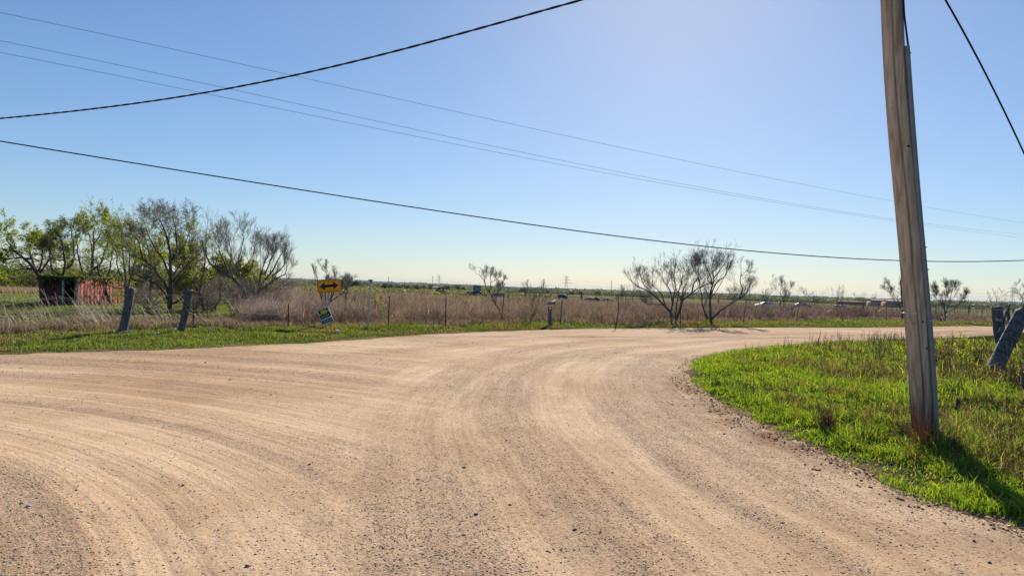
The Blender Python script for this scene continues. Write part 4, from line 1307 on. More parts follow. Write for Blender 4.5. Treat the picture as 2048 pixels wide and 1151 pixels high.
# black service cable coming out of the conduit, going up
cb = []
for z in np.linspace(ztop_c - .03, H - .2, 24):
    k = (z - ztop_c) / 2
    cb.append(pole_c(pz + z) + side * (pole_r(z) + .030 + .012 * math.sin(z * 6) - .02 * min(1, max(0, k))))
mb = MB(); mb.tube(cb, .011, 8); part(mb, 'service_cable', M_black, root, True)
# steel band, dark strip on the left, bolt holes
zc = at(1840, 626, YP)[2] - pz
pts = [pole_c(pz + zc) + (pole_r(zc) + .006) * np.array([math.cos(face + t), math.sin(face + t), 0]) for t in np.linspace(-1.7, .15, 14)]
mb = MB(); mb.tube(pts, .006, 6); mb.tube([pts[0], pts[0] + np.array([-.05, -.02, .0])], .005, 5); part(mb, 'wire_tie', simple('bright tie', (.65, .65, .66), .4, .3), root)
z0 = at(1806, 615, YP)[2] - pz; z1 = at(1806, 560, YP)[2] - pz
lf = np.array([math.cos(face - 1.45), math.sin(face - 1.45), 0])
mb = MB(); mb.tube([pole_c(pz + z) + lf * (pole_r(z) + .006) for z in np.linspace(z0, z1, 6)], [.008, .014, .014, .014, .013, .012], 6); part(mb, 'metal_strip', M_rusty, root)
for (px, py, rr) in ((1846, 694, .014), (1822, 645, .01), (1838, 642, .012), (1795, 208, .02), (1799, 302, .02)):
    p = at(px, py, YP); zc = p[2] - pz
    c0 = pole_c(pz + zc); x = (p[0] - c0[0]) / pole_r(zc)
    t = math.asin(max(-.95, min(.95, x)))
    d = np.array([math.cos(face + t), math.sin(face + t), 0]); pp = c0 + d * (pole_r(zc) - .004)
    mb = MB(); mb.tube([pp, pp + d * .009], [rr, rr * .7], 10); part(mb, 'knot' if rr >= .02 else 'bolt_hole', simple('dark hole', (.02, .016, .014), .9), root)


# ------------------------------------------------------------------ overhead wires
def wire_curve(px_pts, deg=3, n=60, Y0=10., Y1=10., ext0=0, ext1=0):
    a = np.array(px_pts, float)
    cf = np.polyfit(a[:, 0], a[:, 1], deg)
    x0, x1 = a[0, 0] - ext0, a[-1, 0] + ext1
    xs = np.linspace(x0, x1, n); ys = np.polyval(cf, xs)
    # depth runs so that the wire stays straight in plan: 1/Y linear in the picture
    Yi = 1 / Y0 + (1 / Y1 - 1 / Y0) * (xs - a[0, 0]) / (a[-1, 0] - a[0, 0])
    return np.array([at(x, y, 1 / yi) for x, y, yi in zip(xs, ys, Yi)])


def wire_thing(pts, r, label, twist=False, cat='overhead cable', name='overhead_cable', group=None, mat=None):
    root = empty(name, tuple(pts[0]), label, cat, group)
    if twist:
        q = resample(pts, 700)
        s = np.linspace(0, 1, len(q)) * 2 * np.pi * 34
        for k in range(2):
            off = np.column_stack([np.zeros(len(q)), np.cos(s + k * np.pi), np.sin(s + k * np.pi)]) * r * .33
            mb = MB(); mb.tube(q + off, r * .72, 5); part(mb, 'strand', mat or M_black, root, True)
    else:
        mb = MB(); mb.tube(pts, r, 6); part(mb, 'strand', mat or M_black, root, True)
    return root


wa = wire_curve([(0, 237), (128, 224.5), (250, 209), (420, 185), (620, 143), (760, 110), (900, 75), (1024, 38), (1165, 0)], 4, 60, 13, 8.5, 300, 120)
wire_thing(wa, .0155, 'thick black twisted cable sagging across the upper left sky', True)
wb = wire_curve([(0, 282), (350, 340), (600, 379), (820, 412), (1010, 442), (1200, 468), (1400, 491), (1600, 511), (1800, 520), (1950, 522), (2048, 521)], 4, 60, 27, 42, 150, 100)
wire_thing(wb, .027, 'black cable crossing behind the utility pole low over the field')
we = wire_curve([(1890, 0), (1925, 58), (1960, 125), (2000, 208), (2048, 305)], 2, 20, 9, 11, 30, 120)
wire_thing(we, .0125, 'black wire dropping steeply at the upper right of the pole')
M_thin = simple('aluminium line', (.22, .25, .30), .5, .3, .1, 10)
for pts, lab in (([(0, 25), (300, 90), (600, 153), (1100, 265), (1450, 338), (1785, 402), (2048, 446)], 'highest of the three thin power lines descending to the right'),
                 ([(0, 82), (420, 168), (700, 232), (1000, 295), (1400, 375), (1795, 438), (2048, 470)], 'middle of the three thin power lines, just above the lowest'),
                 ([(0, 105), (400, 185), (700, 247), (1200, 343), (1500, 396), (1795, 444), (2048, 475)], 'lowest of the three thin power lines descending to the right')):
    wt = wire_curve(pts, 3, 70, 45, 170, 200, 60)
    wire_thing(wt, .015, lab, name='power_line', cat='power line', mat=M_thin)

# ------------------------------------------------------------------ the double arrow sign
def frame_from(px0, px1, Y):
    """rotation (3x3) whose x axis is along px0->px1 at depth Y, z up in the picture plane, y away"""
    a = at(*px0, Y); b = at(*px1, Y)
    x = norm(b - a); y = np.array([0, 1., 0]); z = norm(np.cross(x, y)); y = np.cross(z, x)
    return np.column_stack([x, y, z]), np.linalg.norm(b - a), (a + b) / 2


M_orange = simple('orange sign face', (1.0, .38, .010), .5, 0, .04, 6)
M_signblk = simple('black sign print', (.012, .014, .02), .5, 0, .1, 6)
gb = on_ground(660, 656); YS = gb[1]
Rm, wS, cS = frame_from((634.5, 573.5), (681.5, 569.5), YS)
hS = 25.5 / 1365 * YS
root = empty('arrow_sign', tuple(gb), 'orange road sign with a black two-way arrow beyond the junction', 'road sign')


def L2W(P, Rm, c):
    return np.asarray(P, float) @ Rm.T + c


def plate(wd, hh, th_, rad, Rm, c, seg=5):
    pts = []
    for cx, cz, a0 in ((wd / 2 - rad, hh / 2 - rad, 0), (-wd / 2 + rad, hh / 2 - rad, 90), (-wd / 2 + rad, -hh / 2 + rad, 180), (wd / 2 - rad, -hh / 2 + rad, 270)):
        for k in range(seg + 1):
            t = math.radians(a0 + 90 * k / seg); pts.append((cx + rad * math.cos(t), cz + rad * math.sin(t)))
    n = len(pts); pts = np.array(pts)
    V = np.vstack([np.column_stack([pts[:, 0], np.full(n, -th_ / 2), pts[:, 1]]), np.column_stack([pts[:, 0], np.full(n, th_ / 2), pts[:, 1]]), [[0, -th_ / 2, 0], [0, th_ / 2, 0]]])
    F3 = [[i, (i + 1) % n, 2 * n] for i in range(n)] + [[n + (i + 1) % n, n + i, 2 * n + 1] for i in range(n)]
    F4 = [[i, n + i, n + (i + 1) % n, (i + 1) % n] for i in range(n)]
    m_ = MB(); V = L2W(V, Rm, c)
    m_.add(V, F3); m_.n -= 0
    m_.f4.append(np.array(F4))
    return m_


panel = part(plate(wS, hS, .006, .05, Rm, cS), 'panel', M_orange, root)


def flat(shape, y, Rm, c, tris=None, t=.0015):
    """thin solid from a polygon fan (convex pieces)"""
    m_ = MB()
    for poly in shape:
        p = np.array(poly, float); n = len(p)
        V = np.vstack([np.column_stack([p[:, 0], np.full(n, y - t), p[:, 1]]), np.column_stack([p[:, 0], np.full(n, y), p[:, 1]])])
        F = [[0, i, i + 1] for i in range(1, n - 1)]
        m_.add(L2W(V, Rm, c), F)
        base_ = m_.n - 2 * n
        m_.f4.append(np.array([[i, n + i, n + (i + 1) % n, (i + 1) % n] for i in range(n)]) + base_)
    return m_


u = wS / 48.0
A = lambda pts: [(x * u, z * u) for x, z in pts]
arrow = [A([(-19.5, 0), (-7.5, 8.6), (-9, 3), (-9, -3), (-7.5, -8.6)]), A([(-9, 2.9), (9, 2.9), (9, -2.9), (-9, -2.9)]), A([(19.5, 0), (7.5, -8.6), (9, -3), (9, 3), (7.5, 8.6)])]
part(flat(arrow, -.004, Rm, cS), 'arrow', M_signblk, panel)
bw = .55 * u
W2, H2 = wS / 2 - 1.1 * u, hS / 2 - 1.1 * u
border = [[(-W2 + .03, H2), (W2 - .03, H2), (W2 - .03, H2 - bw), (-W2 + .03, H2 - bw)], [(-W2 + .03, -H2 + bw), (W2 - .03, -H2 + bw), (W2 - .03, -H2), (-W2 + .03, -H2)],
          [(-W2, H2 - .03), (-W2 + bw, H2 - .03), (-W2 + bw, -H2 + .03), (-W2, -H2 + .03)], [(W2 - bw, H2 - .03), (W2, H2 - .03), (W2, -H2 + .03), (W2 - bw, -H2 + .03)]]
part(flat(border, -.0042, Rm, cS), 'border', M_signblk, panel)
for zb in (8.6, -9.2):
    mb = MB(); c_ = L2W([[0, -.006, zb * u]], Rm, cS)[0]
    mb.tube([c_, c_ + np.array([0, -.007, 0])], .012, 8); part(mb, 'bolt', M_rusty, panel)
# u-channel post
tp = at(656, 556, YS + .03); bp_ = np.array([gb[0], YS + .03, gb[2] - .2])
mb = MB()
ax = norm(tp - bp_); sx_ = norm(np.cross(ax, [0, -1, 0]))
prof = [(-.038, 0), (-.018, 0), (-.014, .028), (.014, .028), (.018, 0), (.038, 0), (.038, .005), (.022, .005), (.018, .034), (-.018, .034), (-.022, .005), (-.038, .005)]
V = []
for p in (bp_, tp):
    for (x, y) in prof: V.append(p + sx_ * x + np.array([0, 1, 0]) * y)
n = len(prof)
mb.add(V, [[i, (i + 1) % n, n + (i + 1) % n, n + i] for i in range(n)])
part(mb, 'post', M_steel, root)

# ------------------------------------------------------------------ tilted estate agent's board
M_white = simple('white board', (.68, .70, .70), .5, 0, .06, 6)
M_navy = simple('navy print', (.012, .022, .045), .5, 0, .08, 6)
M_yel = simple('yellow print', (.72, .60, .04), .5, 0, .05, 6)
M_wht = simple('white print', (.62, .65, .66), .5, 0, .05, 6)
YB = YS - .25
Rb, wB, cB_ = frame_from((633, 622), (656, 613), YB)
# board corners in the photo: (633,622) (656,613) (668,640) (645,649)
upx = np.array([668 - 656, 640 - 613]); hB = np.hypot(*upx) / 1365 * YB
cen = at(650.5, 631, YB)
root = empty('yard_sign', (cen[0], YB, gz(cen[0], YB)), 'tilted navy and white property sign with yellow letters below the arrow sign', 'yard sign')
board = part(plate(wB, hB, .012, .008, Rb, cen, 2), 'board', M_white, root)
fx, fz = wB / 2, hB / 2
part(flat([[(-fx * .90, fz * .94), (fx * .90, fz * .94), (fx * .90, -fz * .28), (-fx * .90, -fz * .28)]], -.0065, Rb, cen), 'upper_field', M_navy, board)
part(flat([[(-fx * .90, -fz * .50), (fx * .90, -fz * .50), (fx * .90, -fz * .93), (-fx * .90, -fz * .93)]], -.0065, Rb, cen), 'lower_field', M_navy, board)


def text_part(txt, size, x, z, mat, name, sx=1.0, bold=.0):
    cu = bpy.data.curves.new(name, 'FONT'); cu.body = txt; cu.size = size; cu.align_x = 'CENTER'; cu.align_y = 'CENTER'; cu.extrude = .001; cu.offset = bold
    tmp = bpy.data.objects.new('tmp', cu); COL.objects.link(tmp)
    dg = bpy.context.evaluated_depsgraph_get()
    me = bpy.data.meshes.new_from_object(tmp.evaluated_get(dg)); bpy.data.objects.remove(tmp)
    co = np.array([v.co for v in me.vertices])
    P = np.column_stack([co[:, 0] * sx + x, -co[:, 2] - .0095, co[:, 1] + z])
    P = L2W(P, Rb, cen) - np.array(root.location)
    me.vertices.foreach_set('co', P.astype(np.float32).ravel()); me.update()
    me.materials.clear(); me.materials.append(mat)
    me.name = name
    o = bpy.data.objects.new(name, me); COL.objects.link(o); o.parent = board
    return o


text_part('UBH', hB * .40, 0, fz * .52, M_yel, 'letters', 1.05, .006)
mb = [[(x * fx - .012, fz * .06), (x * fx + .012, fz * .06), (x * fx + .012, -fz * .10), (x * fx - .012, -fz * .10)] for x in (-.6, -.36, -.12, .12, .36, .6)]
part(flat(mb, -.0088, Rb, cen), 'small_letters', M_wht, board)
mb = [[(x * fx - .010, -fz * .36), (x * fx + .010, -fz * .36), (x * fx + .010, -fz * .42), (x * fx - .010, -fz * .42)] for x in np.linspace(-.75, .75, 9)]
part(flat(mb, -.0088, Rb, cen), 'fine_print', M_navy, board)
mb = [[(x * fx - .010, -fz * .64), (x * fx + .010, -fz * .64), (x * fx + .010, -fz * .80), (x * fx - .010, -fz * .80)] for x in np.linspace(-.72, .72, 10)]
part(flat(mb, -.0088, Rb, cen), 'number_line', M_wht, board)
c1 = L2W([[-fx * .55, .012, -fz]], Rb, cen)[0]; c2 = L2W([[fx * .3, .012, -fz]], Rb, cen)[0]
mb = MB()
top = L2W([[-fx * .55, .012, fz * .2]], Rb, cen)[0]
mb.tube([top, c1, np.array([c1[0] + .10, YB + .02, gz(c1[0] + .10, YB) - .1])], .006, 6)
top = L2W([[fx * .3, .012, fz * .2]], Rb, cen)[0]
mb.tube([top, c2, np.array([c2[0] + .10, YB + .02, gz(c2[0] + .10, YB) - .1])], .006, 6)
part(mb, 'wire_stake', M_rusty, root)

# ------------------------------------------------------------------ pipe post with flared cap
g = on_ground(735, 657)
t = at(741, 566, g[1]); t2 = at(741.5, 561, g[1]); t3 = at(741.6, 558.6, g[1])
root = empty('pipe_post', tuple(g), 'pale grey metal pipe post with a flared top beside the fence', 'post')
mb = MB(); mb.tube([g - [0, 0, .1], t], [.036, .030], 12); part(mb, 'pipe', M_steel, root, True)
mb = MB(); mb.tube([t, t2, t2 + [0, 0, .002], t3], [.032, .062, .085, .085], 12); part(mb, 'flared_cap', M_steel, root, True)

# ------------------------------------------------------------------ wooden posts
def timber(name, p0, p1, r0, r1, label, cat='wooden post', k=10, sq=.15, mat=None, wires=(), parent=None, rough=.012, splinter=True):
    p0 = np.array(p0, float); p1 = np.array(p1, float)
    if parent is None:
        root = empty(name, tuple(p0), label, cat)
    else: root = parent
    n = 26; kk = 20
    ax = norm(p1 - p0); U = norm(np.cross(ax, [0, 1, .01])); W = np.cross(ax, U)
    V = []
    for i in range(n):
        t = i / (n - 1); c = p0 + (p1 - p0) * t
        a = np.linspace(0, 2 * np.pi, kk, endpoint=False)
        rr = (r0 + (r1 - r0) * t) * (1 + sq * (np.abs(np.cos(a)) ** 4 + np.abs(np.sin(a)) ** 4 - 1) * -.6) + rough * (vnoise(a * 2.2 + r0 * 99, np.full(kk, t * 4)) - .5) * 2
        rr = rr - .35 * r0 * np.exp(-(((a - 4.4 + .2 * math.sin(t * 5)) / .10) ** 2)) - .25 * r0 * np.exp(-(((a - 5.3 + .1 * math.sin(t * 8)) / .08) ** 2)) * (t > .4)
        e = 0
        if i == n - 1 and splinter: e = rng.uniform(-.03, .05, kk)
        q = c + rr[:, None] * (np.cos(a)[:, None] * U + np.sin(a)[:, None] * W) + np.outer(np.ones(kk) * e, ax)
        V.append(q)
    V.append(p1[None] - ax * .02)
    V = np.vstack(V)
    i = np.arange(n - 1)[:, None] * kk; j = np.arange(kk)[None]
    F = np.stack([i + j, i + (j + 1) % kk, i + kk + (j + 1) % kk, i + kk + j], -1).reshape(-1, 4)
    mb = MB(); mb.add(V, F)
    mb.f3.append(np.array([[(n - 1) * kk + q, (n - 1) * kk + (q + 1) % kk, n * kk] for q in range(kk)]))
    part(mb, 'timber', mat or M_post, root, False)
    for t in wires:
        c = p0 + (p1 - p0) * t; rr = (r0 + (r1 - r0) * t) * 1.06 + .004
        ring = [c + rr * (math.cos(a) * U + math.sin(a) * W) + ax * .02 * math.sin(a) for a in np.linspace(0, 2 * np.pi, 17)]
        mb = MB(); mb.tube(ring, .005, 5, False); part(mb, 'wire_wrap', M_rusty, root)
    return root


M_post2 = wood_material('grey blue post wood', (.032, .032, .037), (.090, .092, .102), (.18, .18, .185), .05)
gA = on_ground(243, 666); gA[2] -= .15
timber('leaning_post', gA, at(263, 577, gA[1]), .115, .10, 'left of two leaning grey wooden posts before the trees', mat=M_post2, wires=(.3, .8))
gB = on_ground(360, 663); gB[2] -= .15
timber('leaning_post', gB, at(380, 580, gB[1]), .104, .09, 'right of two leaning grey wooden posts, by the fallen branches', mat=M_post2, wires=(.25, .55, .68, .85))
# reflector stub
g = on_ground(1101, 652); g[2] -= .1
rt = timber('reflector_post', g, at(1100, 620, g[1]), .085, .08, 'short wooden stub post with an orange reflector on top', mat=M_post, wires=())
mb = MB(); c_ = at(1100, 616, g[1]) ; mb.tube([at(1100, 621, g[1]), at(1100, 612, g[1])], [.10, .095], 12); part(mb, 'rusty_cap', simple('rusty cap', (.25, .08, .035), .8, .1, .3), rt)
mb = MB(); c_ = c_ + np.array([0, -.10, .0]); mb.tube([c_, c_ + np.array([0, -.02, 0])], [.055, .05], 14); part(mb, 'reflector', simple('reflector', (.85, .50, .22), .4), rt)

# right corner posts
g = on_ground(2003, 690); YR = g[1]; g[2] -= .2
g1 = g
timber('corner_post', g1, at(1994, 613, YR), .20, .185, 'thick upright grey corner post at the right edge', mat=M_post2, wires=(.35, .82), rough=.02)
gl = on_ground(1979, 742); gl[2] -= .2
timber('brace_post', gl, at(2046, 622, gl[1] + .3), .185, .155, 'heavy leaning brace post with wire wraps at the right edge', mat=M_post2, wires=(.36, .52, .66, .78, .93), rough=.02)
YL = YR - .35
timber('rail', at(1989, 638, YL), at(2030, 648, YL), .055, .075, 'pale broken log rail wedged between the corner posts', 'log', mat=wood_material('pale log', (.20, .17, .14), (.36, .31, .26), (.5, .45, .38)), rough=.02)
timber('stick', at(1998, 665, YL - .3), at(2019, 611, YL - .1), .035, .035, 'dark crooked stick leaning against the pale log rail', 'stick', mat=M_post2, rough=.02)
g = on_ground(2022, 682); g[2] -= .1
timber('thin_post', g, at(2015, 609, g[1]), .07, .06, 'thin dark post standing behind the thick corner post', mat=M_post, rough=.01)
g = on_ground(2040, 740); g[2] -= .1
timber('broken_stake', at(2033, 686, YR), at(2028, 620, YR), .055, .05, 'short hanging stake behind the leaning brace post', 'stake', mat=M_post2, rough=.02)
g = on_ground(2052, 790); g[2] -= .1
timber('stump_stake', g, at(2050, 745, g[1]), .07, .06, 'charred looking stake at the right border of the grass', 'stake', mat=M_post, rough=.02)
for (x, y, yt, lab) in ((1907, 916, 885, 'short dark stake just right of the pole foot'), (1916, 822, 800, 'knobby dark stub in the grass behind the pole foot')):
    g = on_ground(x, y); g[2] -= .05
    timber('stake', g, at(x, yt, g[1]), .026, .022, lab, 'stake', mat=simple('charred wood', (.05, .042, .038), .9), rough=.012)
# loose wires of the brace
for i, (pp, lab) in enumerate((([(2025, 672), (2045, 684), (2075, 705)], 'upper slack wire running right from the leaning brace post'), ([(2012, 690), (2035, 705), (2075, 728)], 'middle slack wire running right from the leaning brace post'),
                               ([(1990, 703), (2015, 716), (2048, 732), (2080, 740)], 'lower slack wire running right from the leaning brace post'), ([(1984, 725), (2003, 735), (2024, 750), (2060, 772)], 'lowest slack wire near the ground by the brace post'))):
    pts = resample([at(x, y, gl[1] - .1) for x, y in pp], 14)
    mb = MB(); mb.tube(pts, .0055, 5); o = mb.build('slack_wire', simple('pale wire', (.42, .38, .34), .6)); tagged(o, lab, 'wire')
pts = resample([at(1980, 618, YR - .2), at(2008, 620, YR - .25), at(2034, 623, YR - .2), at(2070, 622, YR)], 12)
mb = MB(); mb.tube(pts, .009, 5); tagged(mb.build('slack_wire', simple('pale wire thick', (.5, .48, .44), .6)), 'taut pale wire tying the corner post to the brace', 'wire')

# ------------------------------------------------------------------ wire fence
M_tpost = simple('old t-post', (.075, .045, .036), .8, .2, .35, 14)
fence_root_pt = on_ground(1123, 650)
tp = [(776, 654, 779, 592), (891, 655, 892, 594), (1003, 644, 1008, 588), (1120, 650, 1124.5, 600), (1361, 648, 1361, 590), (1486, 646, 1493, 598), (1592, 645, 1600, 599), (1684, 644, 1690, 603), (1772, 643, 1774, 598), (1951, 643, 1957, 608)]
root = empty('wire_fence', tuple(fence_root_pt), 'barbed wire fence on leaning rusty steel posts beyond the road', 'fence')
tops, bots = [], []


def tpost(p0, p1, parent, mid=None, mat=None):
    mb = MB()
    pts = [p0, p1] if mid is None else [p0, mid, p1]
    pts = resample(pts, 2 if mid is None else 7)
    for i in range(len(pts) - 1):
        a, b = pts[i], pts[i + 1]
        ax = norm(b - a); x = norm(np.cross(ax, [0, 1, .001])); y = np.cross(ax, x)
        Rm_ = np.column_stack([x, y, ax]); L = np.linalg.norm(b - a)
        mb.box((a + b) / 2, (.038, .006, L), Rm_); mb.box((a + b) / 2 + y * .018, (.006, .034, L), Rm_)
    return part(mb, 'post', mat or M_tpost, parent)


ptsF = []
for (bx, by, tx, ty) in tp:
    g = on_ground(bx, by); t = at(tx, ty, g[1])
    tpost(g - [0, 0, .1], t, root)
    ptsF.append((bx, g, t))
g = on_ground(1231, 656); t = at(1237, 592, g[1]); mid = at(1236, 625, g[1])
tpost(g, t, root, mid)
mb = MB(); mb.tube([t - [0, 0, .05], t + [0, 0, .06]], .05, 10); part(mb, 'cap', simple('orange cap', (.45, .13, .05), .7), root)
ptsF.append((1231, g, t))
w_ = at(1122.5, 598, ptsF[3][1][1]); mb = MB(); mb.tube([w_ - [0, 0, .08], w_ + [0, 0, .05]], .032, 8); part(mb, 'white_cap', M_white, root)
b_ = at(1006.5, 589, ptsF[2][1][1]); mb = MB(); mb.tube([b_ - [0, 0, .12], b_ + [0, 0, .10]], .03, 8); part(mb, 'blue_cap', simple('blue cap', (.12, .28, .5), .5), root)
ptsF.sort(key=lambda q: q[0])
for fh in (.42, .66, .9):
    P = []
    for i, (bx, g, t) in enumerate([q for q in ptsF if q[0] >= 1000]):
        q = g + (t - g) * fh
        if i: 
            pr = P[-1]; P.append((pr + q) / 2 - np.array([0, 0, rng.uniform(.0, .03)]))
        P.append(q + np.array([0, -.03, 0]))
    P = np.array(P)
    mb = MB(); mb.tube(P, .004, 4)
    # barbs
    Q = resample(P, 420)
    B0 = Q + rng.normal(0, .012, Q.shape); B1 = Q + rng.normal(0, .025, Q.shape)
    tubes(mb, np.stack([B0, B1], 1), np.full((len(Q), 2), .003), 3)
    part(mb, 'wire', simple('barbed wire', (.20, .17, .16), .7, .1), root)
# dark steel posts left of the wire fence
lone = [(577, 656, 577, 607, 'single dark steel post in the shrubs left of the yard sign'), (386, 655, 388, 602, 'dark steel post close right of the right leaning wooden post'), (415, 640, 414, 600, 'second dark steel post among the low bushes')]
for (bx, by, tx, ty, lab) in lone:
    g = on_ground(bx, by); t = at(tx, ty, g[1])
    rt = empty('steel_post', tuple(g), lab, 'post'); tpost(g - [0, 0, .1], t, rt)
# loose fence wires across the leaning posts
PA, PB = gA, gB
for (y0, y1, y2, lab) in ((590, 592, 606, 'upper slack fence wire strung between the leaning wooden posts'), (622, 620, 630, 'lower slack fence wire strung between the leaning wooden posts')):
    pts = resample([at(-60, y0 + 12, gA[1] - 3.5), at(120, y0 + 6, gA[1] - 1.2), at(258, y0, gA[1] - .16), at(373, y1, gB[1] - .15), at(577, y2, on_ground(577, 656)[1] - .02)], 40)
    mb = MB(); mb.tube(pts, .004, 4); tagged(mb.build('fence_wire', M_wire), lab, 'wire')
# fallen branches by the right leaning post
M_stick = simple('dry branch', (.34, .26, .19), .85, 0, .3, 8)
for pp, r_, lab in (([(372, 624), (400, 637), (425, 648), (440, 651)], .035, 'thick broken branch sloping down right of the leaning post'), ([(362, 647), (382, 650), (401, 653)], .028, 'pale stick lying across the foot of the right leaning post'),
                    ([(377, 652), (385, 648), (400, 640)], .014, 'thin pale twig crossing the fallen branches'), ([(292, 590), (310, 606), (330, 618), (350, 620)], .02, 'dead pale limb hanging between the leaning posts'),
                    ([(84, 677), (95, 668), (104, 664)], .014, 'short pale stick in the dead grass at the left verge'), ([(122, 669), (130, 661), (137, 655)], .014, 'upright pale stick beside the white debris'),
                    ([(555, 629), (600, 634), (632, 645)], .018, 'dead branch lying in the shrubs left of the yard sign')):
    Yb = on_ground(pp[-1][0], max(p[1] for p in pp) + 4)[1]
    pts = resample([at(x, y, Yb + i * .12) for i, (x, y) in enumerate(pp)], 9); pts[1:-1] += rng.normal(0, .012, (7, 3))
    mb = MB(); mb.tube(pts, np.linspace(r_, r_ * .6, 9), 7); tagged(mb.build('fallen_branch', M_stick), lab, 'branch')
# white debris
M_deb = simple('white debris', (.62, .63, .64), .6, 0, .15, 9)
for (x, y, lx, rz, lab) in ((106, 663, .75, .1, 'long white board lying in the dead grass before the shed'), (258, 667, .16, .4, 'small white scrap right of the left leaning post'), (345, 661, .22, -.2, 'white scrap left of the right leaning post foot'),
                            (312, 671, .14, .3, 'small white scrap in the grass between the leaning posts'), (422, 661, .2, .7, 'crumpled white scrap by the fallen branches'), (558, 650, .16, 1.1, 'white scrap under the shrubs left of the steel post'),
                            (1137, 655, .17, .2, 'flat white scrap on the verge right of the reflector post'), (674, 665, .12, .9, 'tiny white flower-like scrap on the verge by the sign')):
    g = on_ground(x, y)
    m_ = MB(); nx = 7
    xs = np.linspace(-lx / 2, lx / 2, nx); top = []; 
    V = []
    for xx in xs:
        for yy in (-.05, .05):
            V.append((xx, yy + rng.normal(0, .01), .05 + .02 * math.sin(xx * 9) + rng.normal(0, .008)))
    V = np.array(V); V2 = V - [0, 0, .008]
    Vv = np.vstack([V, V2]); n2 = len(V)
    F = [[2 * i, 2 * i + 1, 2 * i + 3, 2 * i + 2] for i in range(nx - 1)] + [[n2 + 2 * i, n2 + 2 * i + 2, n2 + 2 * i + 3, n2 + 2 * i + 1] for i in range(nx - 1)] + [[2 * i, 2 * i + 2, n2 + 2 * i + 2, n2 + 2 * i] for i in range(nx - 1)]
    m_.add(Vv, F); o = m_.build('debris', M_deb); o.location = tuple(g + [0, 0, .03]); o.rotation_euler = (.35, 0, rz); tagged(o, lab, 'debris')

# ------------------------------------------------------------------ red shed
def corrugated(p0, p1, z0, z1, mat, name, parent, pitch=.20, amp=.018, label=None, thick=.006):
    p0 = np.array(p0); p1 = np.array(p1); L = np.linalg.norm(p1 - p0); n = max(2, int(L / pitch * 6))
    d = (p1 - p0) / L; nn = np.array([d[1], -d[0]])
    V = []
    for i in range(n + 1):
        s = i / n * L; o = amp * math.copysign(abs(math.sin(s / pitch * np.pi)) ** .5, math.sin(s / pitch * np.pi))
        q = p0 + d * s + nn * o
        V.append((q[0], q[1], z0)); V.append((q[0], q[1], z1)); q2 = q - nn * thick; V.append((q2[0], q2[1], z0)); V.append((q2[0], q2[1], z1))
    F = []
    for i in range(n):
        a = 4 * i; F += [[a, a + 4, a + 5, a + 1], [a + 2, a + 3, a + 7, a + 6], [a + 1, a + 5, a + 7, a + 3]]
    mb = MB(); mb.add(V, F)
    o = part(mb, name, mat, parent)
    if label: o['label'] = label
    return o


M_red = simple('red corrugated iron', (.235, .055, .04), .9, .0, .30, 3.0, 0, (1, 1, .3))
cz_ = on_ground(150, 611); zc = cz_[2]
YC = cz_[1]
Cn = at(152, 600, YC)[:2]


def hit(p, d, px):
    k = ray(px, 605)[0]          # x = k * y along the sight line
    t = (k * p[1] - p[0]) / (d[0] - k * d[1])
    return p + np.array(d) * t


Ln = hit(Cn, (-.996, -.087), 80); Rn = hit(Cn, (-.087, .996), 246)
zt = at(152, 556, YC)[2]
print('SHED', YC, zc, zt, 'width', Rn[0] - Ln[0])
root = empty('red_shed', (Cn[0], Cn[1], zc), 'low rusty red corrugated metal shed half hidden by the trees', 'shed')


def seg(p, q, a, b): return p + (q - p) * a, p + (q - p) * b


M_red_shade = simple('red iron with painted shade', (.085, .018, .018), .7, .05, .4, 3.0, 0, (1, 1, .3))  # the wall red darkened, so shade is painted into the colour
npn = 5
for i in range(npn):
    a, b = seg(Cn, Rn, i / npn, (i + 1) / npn)
    corrugated(a, b, zc - .15, zt - rng.uniform(0, .03), M_red, 'wall_panel', root)
a, b = seg(Ln, Cn, 0, .62)
corrugated(a, (a + b) / 2, zc - .15, zt - .05, M_red_shade, 'side_panel', root, label='side panel with shade painted into its red'); corrugated((a + b) / 2, b, zc - .15, zt - .05, M_red_shade, 'side_panel', root, label='side panel with shade painted into its red')  # end turned from the sun: its shade is in the paint
# open bay between .62 and 1 with corner post
for f_ in (.64, .98):
    q = Ln + (Cn - Ln) * f_; mb = MB(); mb.box((q[0], q[1], (zc + zt) / 2 - .1), (.10, .10, zt - zc + .15)); part(mb, 'frame_post', simple('frame post', (.10, .08, .07), .8), root)
Lb = Ln + (Rn - Cn)
corrugated(Ln, Lb, zc - .15, zt, M_red_shade, 'back_panel', root)
corrugated(Lb, Rn, zc - .15, zt, M_red, 'end_panel', root)
mb = MB()
cs = [np.append(Ln + [-.12, -.12], zt + .02), np.append(Cn + [.04, -.12], zt + .03), np.append((Cn + Rn) / 2 + [.05, 0], zt + .04), np.append(Rn + [.06, .1], zt + .03), np.append(Lb + [-.1, .1], zt + .06)]
V = cs + [c + np.array([0, 0, .035]) for c in cs]
mb.add(V, [[5, 6, 7], [5, 7, 8], [5, 8, 9], [0, 2, 1], [0, 3, 2], [0, 4, 3]])
mb.f4.append(np.array([[i, (i + 1) % 5, 5 + (i + 1) % 5, 5 + i] for i in range(5)]))
part(mb, 'roof', simple('dark tin roof', (.06, .045, .04), .7, .2), root)
for (x, lab) in ((126, 'white streaked pipe standing before the dark side of the shed'), (155, 'mottled white pipe standing at the corner of the shed')):
    Yq = YC - .5; q0 = at(x, 610, Yq); q0[2] = gz(q0[0], Yq) - .05; q1 = at(x, 560, Yq)
    mb = MB(); mb.tube([q0, q1], .05, 9); tagged(mb.build('white_pipe', simple('mottled white', (.26, .25, .25), .9, 0, .8, 4)), lab, 'pipe')
